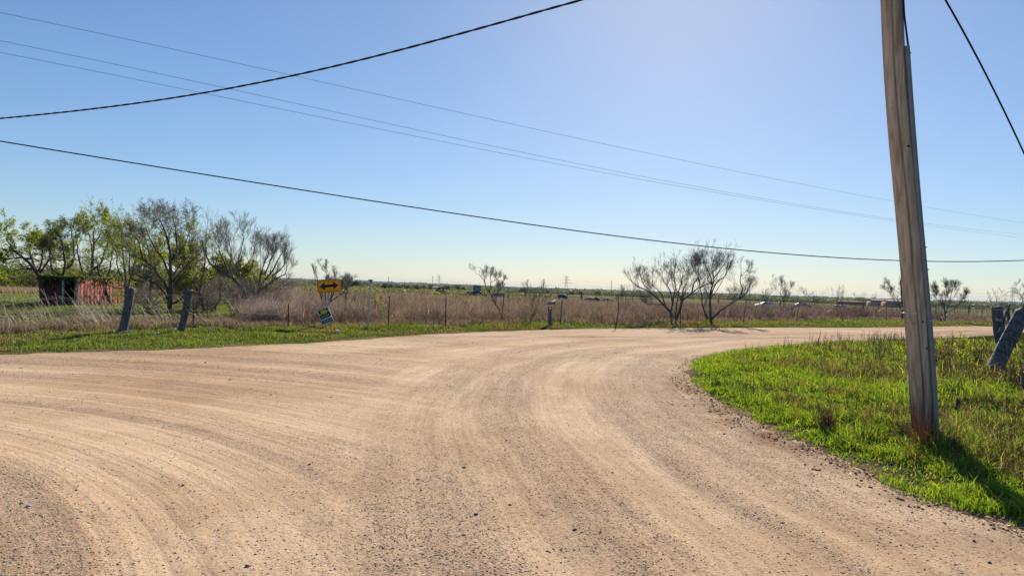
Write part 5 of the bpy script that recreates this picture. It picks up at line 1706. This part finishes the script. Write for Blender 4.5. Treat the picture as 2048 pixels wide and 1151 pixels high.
# green vine hanging over the roof of the shed
mb = MB()
n = 1500
t = rng.random(n)
base = np.where((t < .5)[:, None], Ln + (Cn - Ln) * (t * 2)[:, None], Cn + (Rn - Cn) * ((t - .5) * 2)[:, None])
c = np.column_stack([base + rng.normal(0, .12, (n, 2)) + [0, -.12], zt + .05 - np.abs(rng.normal(0, .12, n)) * (1 + 2 * (np.sin(t * 40) > .6)) + .05])
s = rng.uniform(.03, .08, (n, 1)); u_ = norm(rng.normal(size=(n, 3))); v_ = norm(np.cross(u_, rng.normal(size=(n, 3))))
mb.add(np.stack([c - u_ * s, c + v_ * s * .6, c + u_ * s, c - v_ * s * .6], 1).reshape(-1, 3), np.arange(n * 4).reshape(n, 4), np.repeat(mix_cols(n, [(.07, .10, .025), (.12, .15, .035)]), 4, axis=0))
tagged(mb.build('vine', M_leaf), 'ragged green vine hanging over the front edge of the shed roof', 'vine')

# ------------------------------------------------------------------ far farm machinery and corral
YT = 140


def V3(x, y, z): return np.array([x, y, z], float)


def wheel(c, r, w_, parent, rimmat, name='wheel'):
    mb = MB(); a = np.linspace(0, 2 * np.pi, 21)
    pts = [c + V3(r * .8 * math.cos(t), 0, r * .8 * math.sin(t)) for t in a]
    mb.tube(pts, r * .2, 8, False); o = part(mb, name, M_black, parent, True)
    mb = MB(); mb.tube([c + V3(0, -w_ * .3, 0), c + V3(0, w_ * .3, 0)], r * .62, 14); part(mb, 'rim', rimmat, o)
    return o


M_teal = simple('teal paint', (.04, .16, .17), .8); M_redp = simple('red paint', (.42, .05, .04), .5); M_silver = simple('silver grey paint', (.30, .32, .33), .8)
M_glass = simple('dull glass', (.22, .28, .32), .15, 0, .1, 4, spec=.6)
q = at(950, 597, YT); zt_ = gz(q[0], YT); o_ = V3(q[0], YT, zt_)
root = empty('tractor', tuple(o_), 'teal cab tractor with a red front loader far behind the fence', 'tractor')
mb = MB(); mb.box(o_ + V3(-1.0, 0, 1.15), (1.7, .8, .7)); mb.box(o_ + V3(-1.0, 0, 1.55), (1.5, .7, .12)); part(mb, 'hood', M_silver, root)
mb = MB(); mb.box(o_ + V3(-1.87, 0, 1.1), (.06, .8, .6)); mb.box(o_ + V3(0, 0, .75), (3.2, .5, .35)); part(mb, 'chassis', M_black, root)
cab = MB()
for sx in (-.25, 1.05):
    for sy in (-.7, .7): cab.box(o_ + V3(sx, sy, 2.0), (.09, .09, 1.3))
cab.box(o_ + V3(.4, 0, 1.35), (1.4, 1.45, .12)); cab.box(o_ + V3(.4, -.72, 2.0), (.07, .05, 1.3)); part(cab, 'cab_frame', M_teal, root)
mb = MB(); mb.box(o_ + V3(.4, 0, 2.70), (1.6, 1.6, .16)); mb.box(o_ + V3(.4, 0, 2.80), (1.4, 1.4, .06)); part(mb, 'cab_roof', M_teal, root)
mb = MB(); mb.box(o_ + V3(.4, 0, 2.0), (1.2, 1.32, 1.2)); part(mb, 'window', M_glass, root)
wheel(o_ + V3(.7, -.85, .85), .85, .4, root, M_silver); wheel(o_ + V3(.7, .85, .85), .85, .4, root, M_silver); wheel(o_ + V3(-1.5, -.75, .55), .55, .3, root, M_silver); wheel(o_ + V3(-1.5, .75, .55), .55, .3, root, M_silver)
mb = MB()
for sy in (-.6, .6):
    mb.tube([o_ + V3(.9, sy, 1.5), o_ + V3(1.7, sy, 1.6), o_ + V3(2.4, sy, .5)], .10, 6); mb.tube([o_ + V3(1.1, sy, .8), o_ + V3(2.2, sy, .7)], .08, 6)
part(mb, 'loader_arm', M_redp, root)
mb = MB()
mb.add([o_ + V3(x, y, z) for y in (-.9, .9) for x, z in ((2.2, .2), (2.3, 1.0), (2.5, 1.0), (2.9, .15), (2.9, .05), (2.2, .05))], [[0, 1, 7, 6], [2, 3, 9, 8], [3, 4, 10, 9], [4, 5, 11, 10], [5, 0, 6, 11]])
mb.f4.append(np.array([[0, 5, 4, 3], [0, 3, 2, 1], [6, 9, 10, 11], [6, 7, 8, 9]]))
part(mb, 'bucket', M_redp, root)
# baler-like implement left of it
q = at(884, 594, YT); o_ = V3(q[0], YT, gz(q[0], YT))
root = empty('farm_implement', tuple(o_), 'dark red and white farm machine at the left end of the corral', 'farm machine')
mb = MB(); mb.box(o_ + V3(-.3, 0, 1.5), (1.5, 1.2, .8)); mb.add([o_ + V3(x, y, z) for y in (-.6, .6) for x, z in ((-.9, 1.9), (.2, 2.3), (.5, 1.9))], [[0, 2, 1], [3, 4, 5]]); mb.f4.append(np.array([[8, 9, 12, 11]])); part(mb, 'body', simple('dark red', (.14, .03, .035), .6), root)
mb = MB(); mb.box(o_ + V3(-.3, -.63, 1.6), (.9, .05, .3)); mb.tube([o_ + V3(.3, -.5, 1.8), o_ + V3(1.1, -.5, .9)], .10, 6); part(mb, 'panel', M_silver, root)
wheel(o_ + V3(.6, -.7, .95), .55, .3, root, M_silver); wheel(o_ + V3(-1.0, -.7, .75), .5, .3, root, M_redp)
mb = MB(); mb.tube([o_ + V3(-1.8, 0, 1.3), o_ + V3(-1.0, 0, 1.8)], .07, 6); mb.tube([o_ + V3(-1.7, 0, .8), o_ + V3(-.9, 0, .8)], .07, 6); mb.tube([o_ + V3(.4, 0, 1.0), o_ + V3(2.2, 0, .9)], .06, 6); part(mb, 'drawbar', M_rusty, root)
# blue white box beyond the fence
q = at(996, 596, YT - 15); o_ = V3(q[0], YT - 15, gz(q[0], YT - 15))
root = empty('water_trough', tuple(o_), 'pale box with dark rim right of the tractor', 'trough')
mb = MB(); mb.box(o_ + V3(0, 0, 1.0), (2.2, 1.0, .8)); part(mb, 'tank', simple('pale tank', (.22, .22, .22), .9), root)
mb = MB(); mb.box(o_ + V3(0, 0, 1.43), (2.3, 1.1, .07)); mb.box(o_ + V3(-.9, 0, .3), (.1, .9, .6)); mb.box(o_ + V3(.9, 0, .3), (.1, .9, .6)); part(mb, 'rim', M_rusty, root)

# pipe corral: long top rail, posts and pickets
M_pipe = simple('corral pipe', (.16, .15, .15), .7, .2, .25, 5)
YCn = 110
for (xa, xb, ya, yb, lab) in ((890, 1010, 586, 591, 'short pipe corral fence left of the leaning tree near the tractor'), (1010, 1300, 583, 591, 'long pipe corral fence with wooden posts beyond the thicket'), (1440, 2000, 598, 613, 'low pipe corral fence behind the thicket toward the right')):
    pa = at(xa, ya, YCn); pb_ = at(xb, yb, YCn)
    pa[2] += 0
    root = empty('corral_fence', (pa[0], YCn, gz(pa[0], YCn)), lab, 'fence')
    L = pb_[0] - pa[0]; nn_ = int(L / 2.4)
    mb = MB(); mb.tube([pa, pb_], .055, 6); part(mb, 'rail', M_pipe, root)
    mb = MB(); mb.tube([pa - [0, 0, .55], pb_ - [0, 0, .55]], .03, 6); part(mb, 'rail', M_pipe, root)
    mb = MB(); mb.tube([pa - [0, 0, 1.0], pb_ - [0, 0, 1.0]], .03, 6); part(mb, 'rail', M_pipe, root)
    for i in range(nn_ + 1):
        c = pa + (pb_ - pa) * i / nn_ + V3(rng.normal(0, .4), 0, 0)
        zg = gz(c[0], YCn)
        mb = MB(); big_ = rng.random() < .3
        mb.tube([V3(c[0], YCn, zg), V3(c[0] + rng.normal(0, .04), YCn, c[2] + rng.uniform(-.1, .15))], .13 if big_ else .06, 6); part(mb, 'post', M_pipe if not big_ else M_post, root)
    # wire pickets between, too small to pick apart
    m_ = int(L / .42); P0 = pa + (pb_ - pa) * np.linspace(0, 1, m_)[:, None]; P1 = P0 - [0, 0, 1.1]
    mb = MB(); tubes(mb, np.stack([P1, P0 - np.column_stack([np.zeros(m_), np.zeros(m_), rng.uniform(0.1, .5, m_)])], 1), np.full((m_, 2), .03), 4); o = part(mb, 'pickets', M_pipe, root); o['kind'] = 'stuff'
# hay bales / dark mounds under the corral
for i, (px, py, sx_, sz_, lab, col) in enumerate(((1124, 593, .75, .42, 'dark rounded mound left of the corral gate', (.06, .06, .06)), (1181, 600, 1.1, .50, 'dark round bale behind the corral, left one', (.045, .05, .055)), (1215, 602, .95, .55, 'dark round bale behind the corral, right one', (.05, .05, .055)),
                                                  (1192, 600, .7, .5, 'dark bale squeezed between the two larger bales', (.04, .05, .05)))):
    Ym = 106; c = at(px, py, Ym); zg = gz(c[0], Ym)
    m_ = MB(); a = np.linspace(0, np.pi, 9)
    ring = np.array([(math.cos(t) * sx_, math.sin(t) * sz_) for t in a])
    V = []
    for yy, f_ in ((-1, .55), (-.6, .9), (0, 1), (.6, .9), (1, .5)):
        for x_, z_ in ring: V.append((x_ * f_, yy * sx_ * .8, (z_ * f_ + c[2] - zg) * (1 + rng.normal(0, .02))))
    V = np.array(V); n9 = 9
    F = [[r_ * n9 + k, r_ * n9 + k + 1, (r_ + 1) * n9 + k + 1, (r_ + 1) * n9 + k] for r_ in range(4) for k in range(8)]
    m_.add(V, F); m_.add(V[:9], [[0, k, k + 1] for k in range(1, 8)]); m_.add(V[36:], [[0, k + 1, k] for k in range(1, 8)])
    skirt = V[:, :].copy()
    m_.box((0, 0, (c[2] - zg) / 2), (sx_ * 1.8, sx_ * 1.2, c[2] - zg))
    o = m_.build('bale', simple('bale', col, .9, 0, .3)); o.location = (c[0], Ym, zg); tagged(o, lab, 'bale')
# tin sheet on the thicket
root = empty('tin_sheet', tuple(on_ground(1104, 640)), 'tilted grey brown tin sheet above the thicket behind the reflector post', 'tin sheet')
Yt_ = 40
V = [at(1091, 608, Yt_), at(1111, 598, Yt_ + 1), at(1109.5, 607.5, Yt_ + .4), at(1096, 609, Yt_)]
mb = MB(); mb.add(V + [v + V3(0, .02, -.02) for v in V], [[0, 1, 2, 3], [7, 6, 5, 4], [0, 4, 5, 1], [1, 5, 6, 2], [2, 6, 7, 3], [3, 7, 4, 0]]); part(mb, 'sheet', simple('old tin', (.11, .09, .08), .9, 0), root)
mb = MB(); mb.tube([at(1092, 608, Yt_), V3(at(1092, 608, Yt_)[0], Yt_, gz(at(1092, 608, Yt_)[0], Yt_))], .03, 5); mb.tube([at(1110, 602, Yt_ + .5), V3(at(1110, 602, Yt_)[0], Yt_ + .5, gz(at(1110, 602, Yt_)[0], Yt_))], .03, 5); part(mb, 'leg', M_rusty, root)


def car(px, py, Yc, body, label, cat='car', L=4.4, name='parked_car', flip=1):
    c = at(px, py, Yc); zg = gz(c[0], Yc); o_ = V3(c[0], Yc, zg)
    root = empty(name, tuple(o_), label, cat)
    prof = [(-2.2, .35), (-2.2, .8), (-1.9, .95), (-1.2, 1.0), (-.6, 1.45), (.8, 1.48), (1.5, 1.05), (2.1, .95), (2.2, .6), (2.2, .35)]
    n = len(prof); V = [o_ + V3(x * flip * L / 4.4, y, z) for y in (-.85, .85) for x, z in prof]
    mb = MB(); cen_ = [o_ + V3(0, -.85, .7), o_ + V3(0, .85, .7)]
    mb.add(V + cen_, [[i, (i + 1) % n, 2 * n] for i in range(n)] + [[n + (i + 1) % n, n + i, 2 * n + 1] for i in range(n)]); mb.f4.append(np.array([[i, n + i, n + (i + 1) % n, (i + 1) % n] for i in range(n)]))
    part(mb, 'body', body, root)
    for a_, b_ in (((-1.0, 1.03), (-.55, 1.38)), ):
        mb = MB(); W_ = [(-1.05, 1.03), (-.55, 1.39), (.05, 1.41), (.05, 1.03)]
        mb.add([o_ + V3(x * flip, -.862, z) for x, z in W_] + [o_ + V3(x * flip, .862, z) for x, z in W_], [[0, 1, 2, 3], [7, 6, 5, 4]]); part(mb, 'window', M_glass, root)
        mb = MB(); W_ = [(.12, 1.03), (.12, 1.41), (.72, 1.42), (1.3, 1.05)]
        mb.add([o_ + V3(x * flip, -.862, z) for x, z in W_] + [o_ + V3(x * flip, .862, z) for x, z in W_], [[0, 1, 2, 3], [7, 6, 5, 4]]); part(mb, 'window', M_glass, root)
    for sx in (-1.35, 1.35):
        for sy in (-.8, .8): wheel(o_ + V3(sx, sy, .33), .33, .2, root, M_silver)
    return root


M_wcar = simple('white car paint', (.75, .76, .78), .3, 0, .03)
car(1532, 613, 150, M_wcar, 'white car parked in the field beyond the thicket')
car(1604, 613, 165, simple('blue paint', (.03, .09, .18), .7), 'small blue car behind the corral right of the white car', flip=-1)
# two white and blue tanks, red tin roofs further away
for i, (px, lab) in enumerate(((1673, 'left pale blue storage tank behind the fence'), (1681, 'middle pale blue storage tank behind the fence'), (1689, 'right pale blue storage tank next to a fence post'))):
    Yk = 130; c = at(px, 618, Yk); zg = gz(c[0], Yk); zt2 = at(px, 609.5 + i * .3, Yk)[2]
    root = empty('storage_tank', (c[0], Yk, zg), lab, 'tank')
    mb = MB(); mb.tube([V3(c[0], Yk, zg), V3(c[0], Yk, zt2 - .1)], .36, 12); part(mb, 'barrel', simple('tank blue', (.10, .16, .25), .5), root)
    mb = MB(); mb.tube([V3(c[0], Yk, zt2 - .1), V3(c[0], Yk, zt2), V3(c[0], Yk, zt2 + .05)], [.38, .36, .1], 12); part(mb, 'lid', M_white, root)


def house(px, py, Yh, wd, dp_, hh, wall, roof, label, rz=0, name='farm_building', rh=.9):
    c = at(px, py, Yh); zg = gz(c[0], Yh)
    root = empty(name, (c[0], Yh, zg), label, 'building'); root.rotation_euler = (0, 0, rz)
    mb = MB(); mb.box((0, 0, hh / 2), (wd, dp_, hh)); mb.build('wall', wall, root)
    mb = MB(); a, b = wd / 2 + .3, dp_ / 2 + .4
    mb.add([(-a, -b, hh), (a, -b, hh), (a, b, hh), (-a, b, hh), (-a, 0, hh + rh), (a, 0, hh + rh), (-a, -b, hh - .1), (a, -b, hh - .1)], [[0, 1, 5, 4], [2, 3, 4, 5], [6, 7, 1, 0]]); mb.add([(-a, -b, hh), (-a, b, hh), (-a, 0, hh + rh), (a, -b, hh), (a, b, hh), (a, 0, hh + rh)], [[0, 2, 1], [3, 4, 5]]); mb.build('roof', roof, root)
    for k in (-.3, .0, .3):
        mb = MB(); mb.box((k * wd, -dp_ / 2 - .01, hh * .55), (wd * .10, .06, hh * .35)); mb.build('window', M_glass, root)
    return root


M_rroof = simple('red roof', (.36, .12, .08), .7); M_tan = simple('tan siding', (.42, .36, .30), .8)
house(1765, 613, 330, 12, 7, 2.4, M_tan, M_rroof, 'long low building with a red roof left of the utility pole')
house(1800, 615, 300, 13, 7, 2.4, simple('pink siding', (.42, .27, .22), .8), simple('pink roof', (.5, .3, .24), .7), 'pinkish low building partly behind the utility pole')
house(1700, 606, 420, 16, 6, 1.8, M_rroof, M_rroof, 'far thin red roofed shelter in the field', rh=.5)
house(857, 582, 520, 14, 8, 2.4, simple('white siding', (.6, .58, .55), .7), simple('grey roof', (.3, .28, .27), .7), 'small white farmhouse far left of the tractor')

# ------------------------------------------------------------------ pylons and far poles
M_pyl = simple('pylon steel', (.17, .19, .21), .6, .3, .05)
Mb_far = simple('far pole wood', (.09, .085, .085), .8)


def pylon(px, pyt, pyb, Yp, label):
    c = at(px, pyb, Yp); zg = gz(c[0], Yp); zt = at(px, pyt, Yp)[2]; Hh = zt - zg
    root = empty('pylon', (c[0], Yp, zg), label, 'pylon', 'lattice pylons along the horizon')
    r_ = .22
    wb_ = Hh * .13
    mb = MB(); lv = [0, .15, .3, .42, .52, .6, .68, .76, .84, .92, 1]
    wf = lambda t: wb_ * np.interp(t, [0, .5, .6, 1], [1, .42, .35, .30])
    for sx in (-1, 1):
        for sy in (-1, 1):
            mb.tube([c * [1, 1, 0] + V3(sx * wf(t), sy * wf(t), zg + Hh * t) for t in lv], r_, 4)
    for a_, b_ in zip(lv[:-1], lv[1:]):
        for sy in (-1, 1):
            for s in (-1, 1): mb.tube([c * [1, 1, 0] + V3(s * wf(a_), sy * wf(a_), zg + Hh * a_), c * [1, 1, 0] + V3(-s * wf(b_), sy * wf(b_), zg + Hh * b_)], r_ * .6, 3, False)
    part(mb, 'lattice_tower', M_pyl, root)
    for t, wl in ((.62, .30), (.80, .22), (.97, .18)):
        mb = MB(); z = zg + Hh * t
        mb.tube([c * [1, 1, 0] + V3(-Hh * wl, 0, z), c * [1, 1, 0] + V3(0, 0, z + Hh * .04), c * [1, 1, 0] + V3(Hh * wl, 0, z)], r_, 4); mb.tube([c * [1, 1, 0] + V3(-Hh * wl, 0, z), c * [1, 1, 0] + V3(Hh * wl, 0, z)], r_ * .8, 4); part(mb, 'crossarm', M_pyl, root)
    return np.array([c[0], Yp, zg + Hh * .62]), Hh


pts_pyl = [pylon(877.5, 550, 574, 2300, 'leftmost lattice pylon on the horizon above the dark red farm machine'), pylon(1132, 552, 583, 1750, 'tall lattice pylon on the horizon above the reflector post'), pylon(2024, 575, 608, 1500, 'rightmost lattice pylon above the corner posts')]
for i, (px, pt, pbm, lab) in enumerate(((776, 553, 573, 'leftmost far wooden line pole, by the hazy ridge'), (865, 552, 573, 'far line pole close left of the leftmost pylon'), (1087, 557, 582, 'far line pole left of the tall middle pylon'), (1222, 561, 588, 'far line pole right of the tall middle pylon'), (1499, 578, 598, 'far line pole behind the low right limb'))):
    Yq = 900; c = at(px, pbm + 6, Yq); zg = gz(c[0], Yq); zt2 = at(px, pt, Yq)[2]
    root = empty('line_pole', (c[0], Yq, zg), lab, 'utility pole', 'far line poles along the horizon')
    mb = MB(); mb.tube([V3(c[0], Yq, zg), V3(c[0], Yq, zt2)], [.42, .30], 6); part(mb, 'shaft', Mb_far, root)
    mb = MB(); mb.tube([V3(c[0] - 1.4, Yq, zt2 - 1.2), V3(c[0] + 1.4, Yq, zt2 - 1.2)], .13, 4); part(mb, 'crossarm', Mb_far, root)
# transmission lines between pylons
(pA, hA), (pB, hB2), (pC, hC) = pts_pyl
ext0 = pA + (pA - pB) * .8; ext1 = pC + (pC - pB) * .35
for k, (sd_, dz, lab) in enumerate(((-1, 0, 'lowest left-hand conductor strung between the far pylons'), (1, .18, 'upper conductor strung between the far pylons'))):
    P = []
    for a_, b_, h_ in ((ext0, pA, hA), (pA, pB, hA), (pB, pC, hB2), (pC, ext1, hC)):
        for t in np.linspace(0, 1, 14, endpoint=False):
            q = a_ + (b_ - a_) * t; q = q + [0, sd_ * 5, dz * h_ - 4 * t * (1 - t) * h_ * .42]; P.append(q)
    mb = MB(); mb.tube(P, .09, 4, False); o = mb.build('transmission_line', M_pyl); tagged(o, lab, 'power line')

# ------------------------------------------------------------------ weeds on the grass corner
def weed(name, px, py, n_st, h, spread, cols, label, cat='weed', leafy=None, r=.0022, seed=False):
    g = on_ground(px, py)
    mb = MB(); tips = []
    for k in range(n_st):
        a = rng.uniform(0, 2 * np.pi); t = abs(rng.normal(0, spread))
        d = norm(V3(math.cos(a) * t, math.sin(a) * t, 1)); L = h * rng.uniform(.55, 1.1)
        p0 = g + V3(rng.normal(0, h * .10), rng.normal(0, h * .10), -.02)
        pts = [p0 + d * L * s + V3(math.cos(a), math.sin(a), 0) * L * .25 * spread * s * s + rng.normal(0, .006, 3) for s in np.linspace(0, 1, 5)]
        tubes(mb, np.array(pts)[None], np.linspace(r * 1.3, r * .6, 5)[None] * (g[1] / 9 + .3), 3, mix_cols(1, cols))
        tips.append(np.array(pts))
    if leafy:
        T = np.array(tips); m = leafy['n']; i = rng.integers(0, len(T), m); s = rng.integers(1, 5, m)
        c = T[i, s] + rng.normal(0, .03, (m, 3)); sz = rng.uniform(.5, 1.3, (m, 1)) * leafy['s']
        u = norm(rng.normal(size=(m, 3))); v = norm(np.cross(u, rng.normal(size=(m, 3))))
        mb.add(np.stack([c - u * sz, c + v * sz * .5, c + u * sz, c - v * sz * .5], 1).reshape(-1, 3), np.arange(m * 4).reshape(m, 4), np.repeat(mix_cols(m, leafy['c']), 4, axis=0))
    mb.v = [v - g for v in mb.v]
    o = mb.build(name, M_brush if not leafy else M_leaf); o.location = tuple(g)
    return tagged(o, label, cat)


RUST = [(.36, .16, .08), (.44, .24, .13), (.28, .15, .09)]
GRY = [(.14, .115, .10), (.20, .16, .13), (.11, .09, .075)]
weed('dry_grass_tuft', 1848, 903, 120, .46, .36, RUST, 'rusty orange dry grass tuft around the foot of the pole', 'grass tuft', r=.0020)
weed('dry_grass_tuft', 1830, 925, 60, .2, .5, RUST, 'low rusty grass tuft in front of the pole foot', 'grass tuft', r=.0016)
weed('dry_grass_tuft', 1652, 866, 170, .34, .28, [(.30, .18, .10), (.38, .24, .14), (.20, .13, .09)], 'upright brown dry tuft left of the pole near the road edge', 'grass tuft', r=.0020)
YLW = {'n': 260, 's': .03, 'c': [(.33, .36, .03), (.24, .30, .03)]}
weed('leafy_weed', 1936, 735, 16, .75, .35, GRY, 'yellow green leafy weed before the leaning brace post', leafy=dict(YLW, n=330))
weed('leafy_weed', 1922, 700, 10, .6, .3, GRY, 'smaller yellow leafy weed beyond the first, near the road', leafy=dict(YLW, n=130))
weed('leafy_weed', 1432, 772, 12, .22, .5, [(.1, .15, .03)], 'low bright broad-leaved plant at the left of the grass corner', leafy={'n': 160, 's': .03, 'c': [(.17, .28, .02), (.22, .32, .03)]})
weed('bare_weed', 1884, 745, 14, .95, .22, GRY, 'tall grey bare weed stalks just right of the pole', r=.0028)
weed('bare_weed', 1898, 770, 9, .8, .3, GRY, 'second clump of bare stalks right of the pole', r=.0025)
weed('bare_weed', 1876, 850, 14, .55, .25, GRY, 'brown leafy stalk against the conduit foot', leafy={'n': 110, 's': .014, 'c': [(.10, .08, .05), (.12, .14, .04)]})
weed('bare_weed', 1955, 725, 16, .7, .5, GRY, 'bare twiggy weed between yellow weed and brace post', r=.0028)
weed('bare_weed', 1948, 775, 14, .45, .5, GRY, 'low dark twiggy weed before the brace post foot', r=.0028)
weed('bare_weed', 1910, 790, 12, .4, .4, GRY, 'low bare weed behind the knobby stub', r=.0025)
weed('bare_weed', 1512, 795, 16, .26, .28, [(.09, .085, .08), (.13, .11, .10)], 'dark upright seed stalks in the left part of the corner grass', r=.0030)
weed('bare_weed', 1535, 800, 12, .22, .3, [(.09, .085, .08), (.13, .10, .09)], 'second group of dark seed stalks just right of the first', r=.0030)
weed('bare_weed', 1690, 838, 12, .26, .25, [(.10, .09, .085), (.15, .12, .10)], 'thin dark stalks right of the upright brown tuft', r=.0022)
weed('bare_weed', 1760, 720, 10, .4, .3, GRY, 'grey brown stalks in the far part of the corner grass', r=.0024)
weed('bare_weed', 1700, 740, 12, .3, .5, GRY, 'purple brown weed patch left of the pole mid height', r=.0024)
weed('bare_weed', 2010, 780, 50, .5, 1.3, [(.24, .17, .13), (.17, .12, .10)], 'tangle of dead brown canes at the foot of the brace post', r=.0028)
weed('bare_weed', 2035, 770, 50, .6, 1.2, [(.22, .16, .13), (.15, .11, .09)], 'dead brown canes filling the right edge behind the brace', r=.0028)
# small weeds and dead stems scattered too many to count
mb = MB()
P = sample_region(5200, 5.2, 32, 9, 42, lambda P: sd_pen(P) < -.4)
k = rng.random(len(P)) < smooth(.40, .62, fbm(P[:, 0] * .55 + 40, P[:, 1] * .55, 4)) + smooth(7, 11, P[:, 0]) * .5 + .06
P = P[k]; n = len(P); r = np.hypot(P[:, 0], P[:, 1]); z = ground_z(P)
h = rng.uniform(.12, .38, n) * (1 + .5 * smooth(7, 11, P[:, 0]))
a = rng.uniform(0, 6.28, n); t = np.abs(rng.normal(0, .35, n))
d = norm(np.column_stack([np.cos(a) * t, np.sin(a) * t, np.ones(n)]))
P0 = np.column_stack([P, z]); t4 = np.linspace(0, 1, 4)
Q = P0[:, None, :] + d[:, None, :] * (h[:, None] * t4)[..., None] + rng.normal(0, .01, (n, 4, 3))
tubes(mb, Q, np.outer(.0012 + r * .00022, [1.2, 1, .8, .5]), 3, mix_cols(n, GRY + [(.26, .2, .14)]))
Q2, R2 = sprout(Q, np.outer(.0012 + r * .0002, [1.2, 1, .8, .5]), 4, .35, 40, n=3, up=.3)
tubes(mb, Q2, R2, 3, mix_cols(len(Q2), GRY))
mb.build('dead_stems', M_brush, kind='stuff', label='scattered dead weed stems in the corner grass')
# dead leaf litter flakes on the edges
mb = MB()
P = sample_region(26000, 4.6, 20, 8, 42, lambda P: (sd_pen(P) < .35))
k = rng.random(len(P)) < .35 + .5 * (np.abs(sd_pen(P)) < .35); P = P[k]; n = len(P)
c = np.column_stack([P, np.maximum(ground_z(P), road_z(P)) + rng.uniform(.004, .03, n)])
s = rng.uniform(.006, .016, (n, 1)) * (1 + np.hypot(P[:, 0], P[:, 1])[:, None] / 14); u = norm(rng.normal(size=(n, 3)) * [1, 1, .3]); v = norm(np.cross(u, rng.normal(size=(n, 3))))
mb.add(np.stack([c - u * s, c + v * s * .4, c + u * s, c - v * s * .4], 1).reshape(-1, 3), np.arange(n * 4).reshape(n, 4), np.repeat(mix_cols(n, [(.22, .16, .11), (.32, .26, .19), (.14, .10, .07)]), 4, axis=0))
mb.build('leaf_litter', M_brush, kind='stuff', label='dry leaf litter at the edge of the grass corner')
# twigs lying on the road edge
for pp, lab in (([(1757, 966), (1780, 981), (1803, 997), (1806, 1003)], 'bent grey twig lying on the gravel below the pole'), ([(1576, 887), (1595, 900), (1615, 912)], 'straight pale straw at the grass edge left of the brown tuft'),
                ([(1998, 985), (2015, 1000), (2034, 1015)], 'pale grass stem lying by the pole shadow at lower right')):
    pts = []
    for x, y in pp:
        g = on_ground(x, y); q = gnd0(x, y); z = max(g[2], float(road_z(np.array([q]))[0])); pts.append(V3(g[0], g[1], z + .02))
    mb = MB(); mb.tube(resample(pts, 8), .004, 5); tagged(mb.build('twig', M_stick), lab, 'twig')

# ------------------------------------------------------------------ haze
hz = MB(); hz.box((0, 4300, 34), (24000, 26000, 100.0))
o = hz.build('haze', simple('haze', (.5, .5, .5)), kind='stuff')
hm = bpy.data.materials.new('haze air'); hm.use_nodes = True
n_ = hm.node_tree.nodes; n_.clear(); ou = n_.new('ShaderNodeOutputMaterial'); pv = n_.new('ShaderNodeVolumePrincipled')
pv.inputs['Color'].default_value = (.62, .78, 1.0, 1); pv.inputs['Density'].default_value = .000045; pv.inputs['Anisotropy'].default_value = 0.
hm.node_tree.links.new(pv.outputs[0], ou.inputs['Volume'])
o.data.materials.clear(); o.data.materials.append(hm)
import collections
_st = sorted(((sum(len(p.vertices) - 2 for p in o_.data.polygons) if len(o_.data.polygons) < 2000 else len(o_.data.loops) - 2 * len(o_.data.polygons), o_.parent.name if o_.parent else '', o_.name) for o_ in sc.objects if o_.type == 'MESH'), reverse=True)
print('TRIS', sum(q[0] for q in _st), _st[:40])
tot = sum(len(o_.data.polygons) for o_ in sc.objects if o_.type == 'MESH')
print('POLYS', tot)
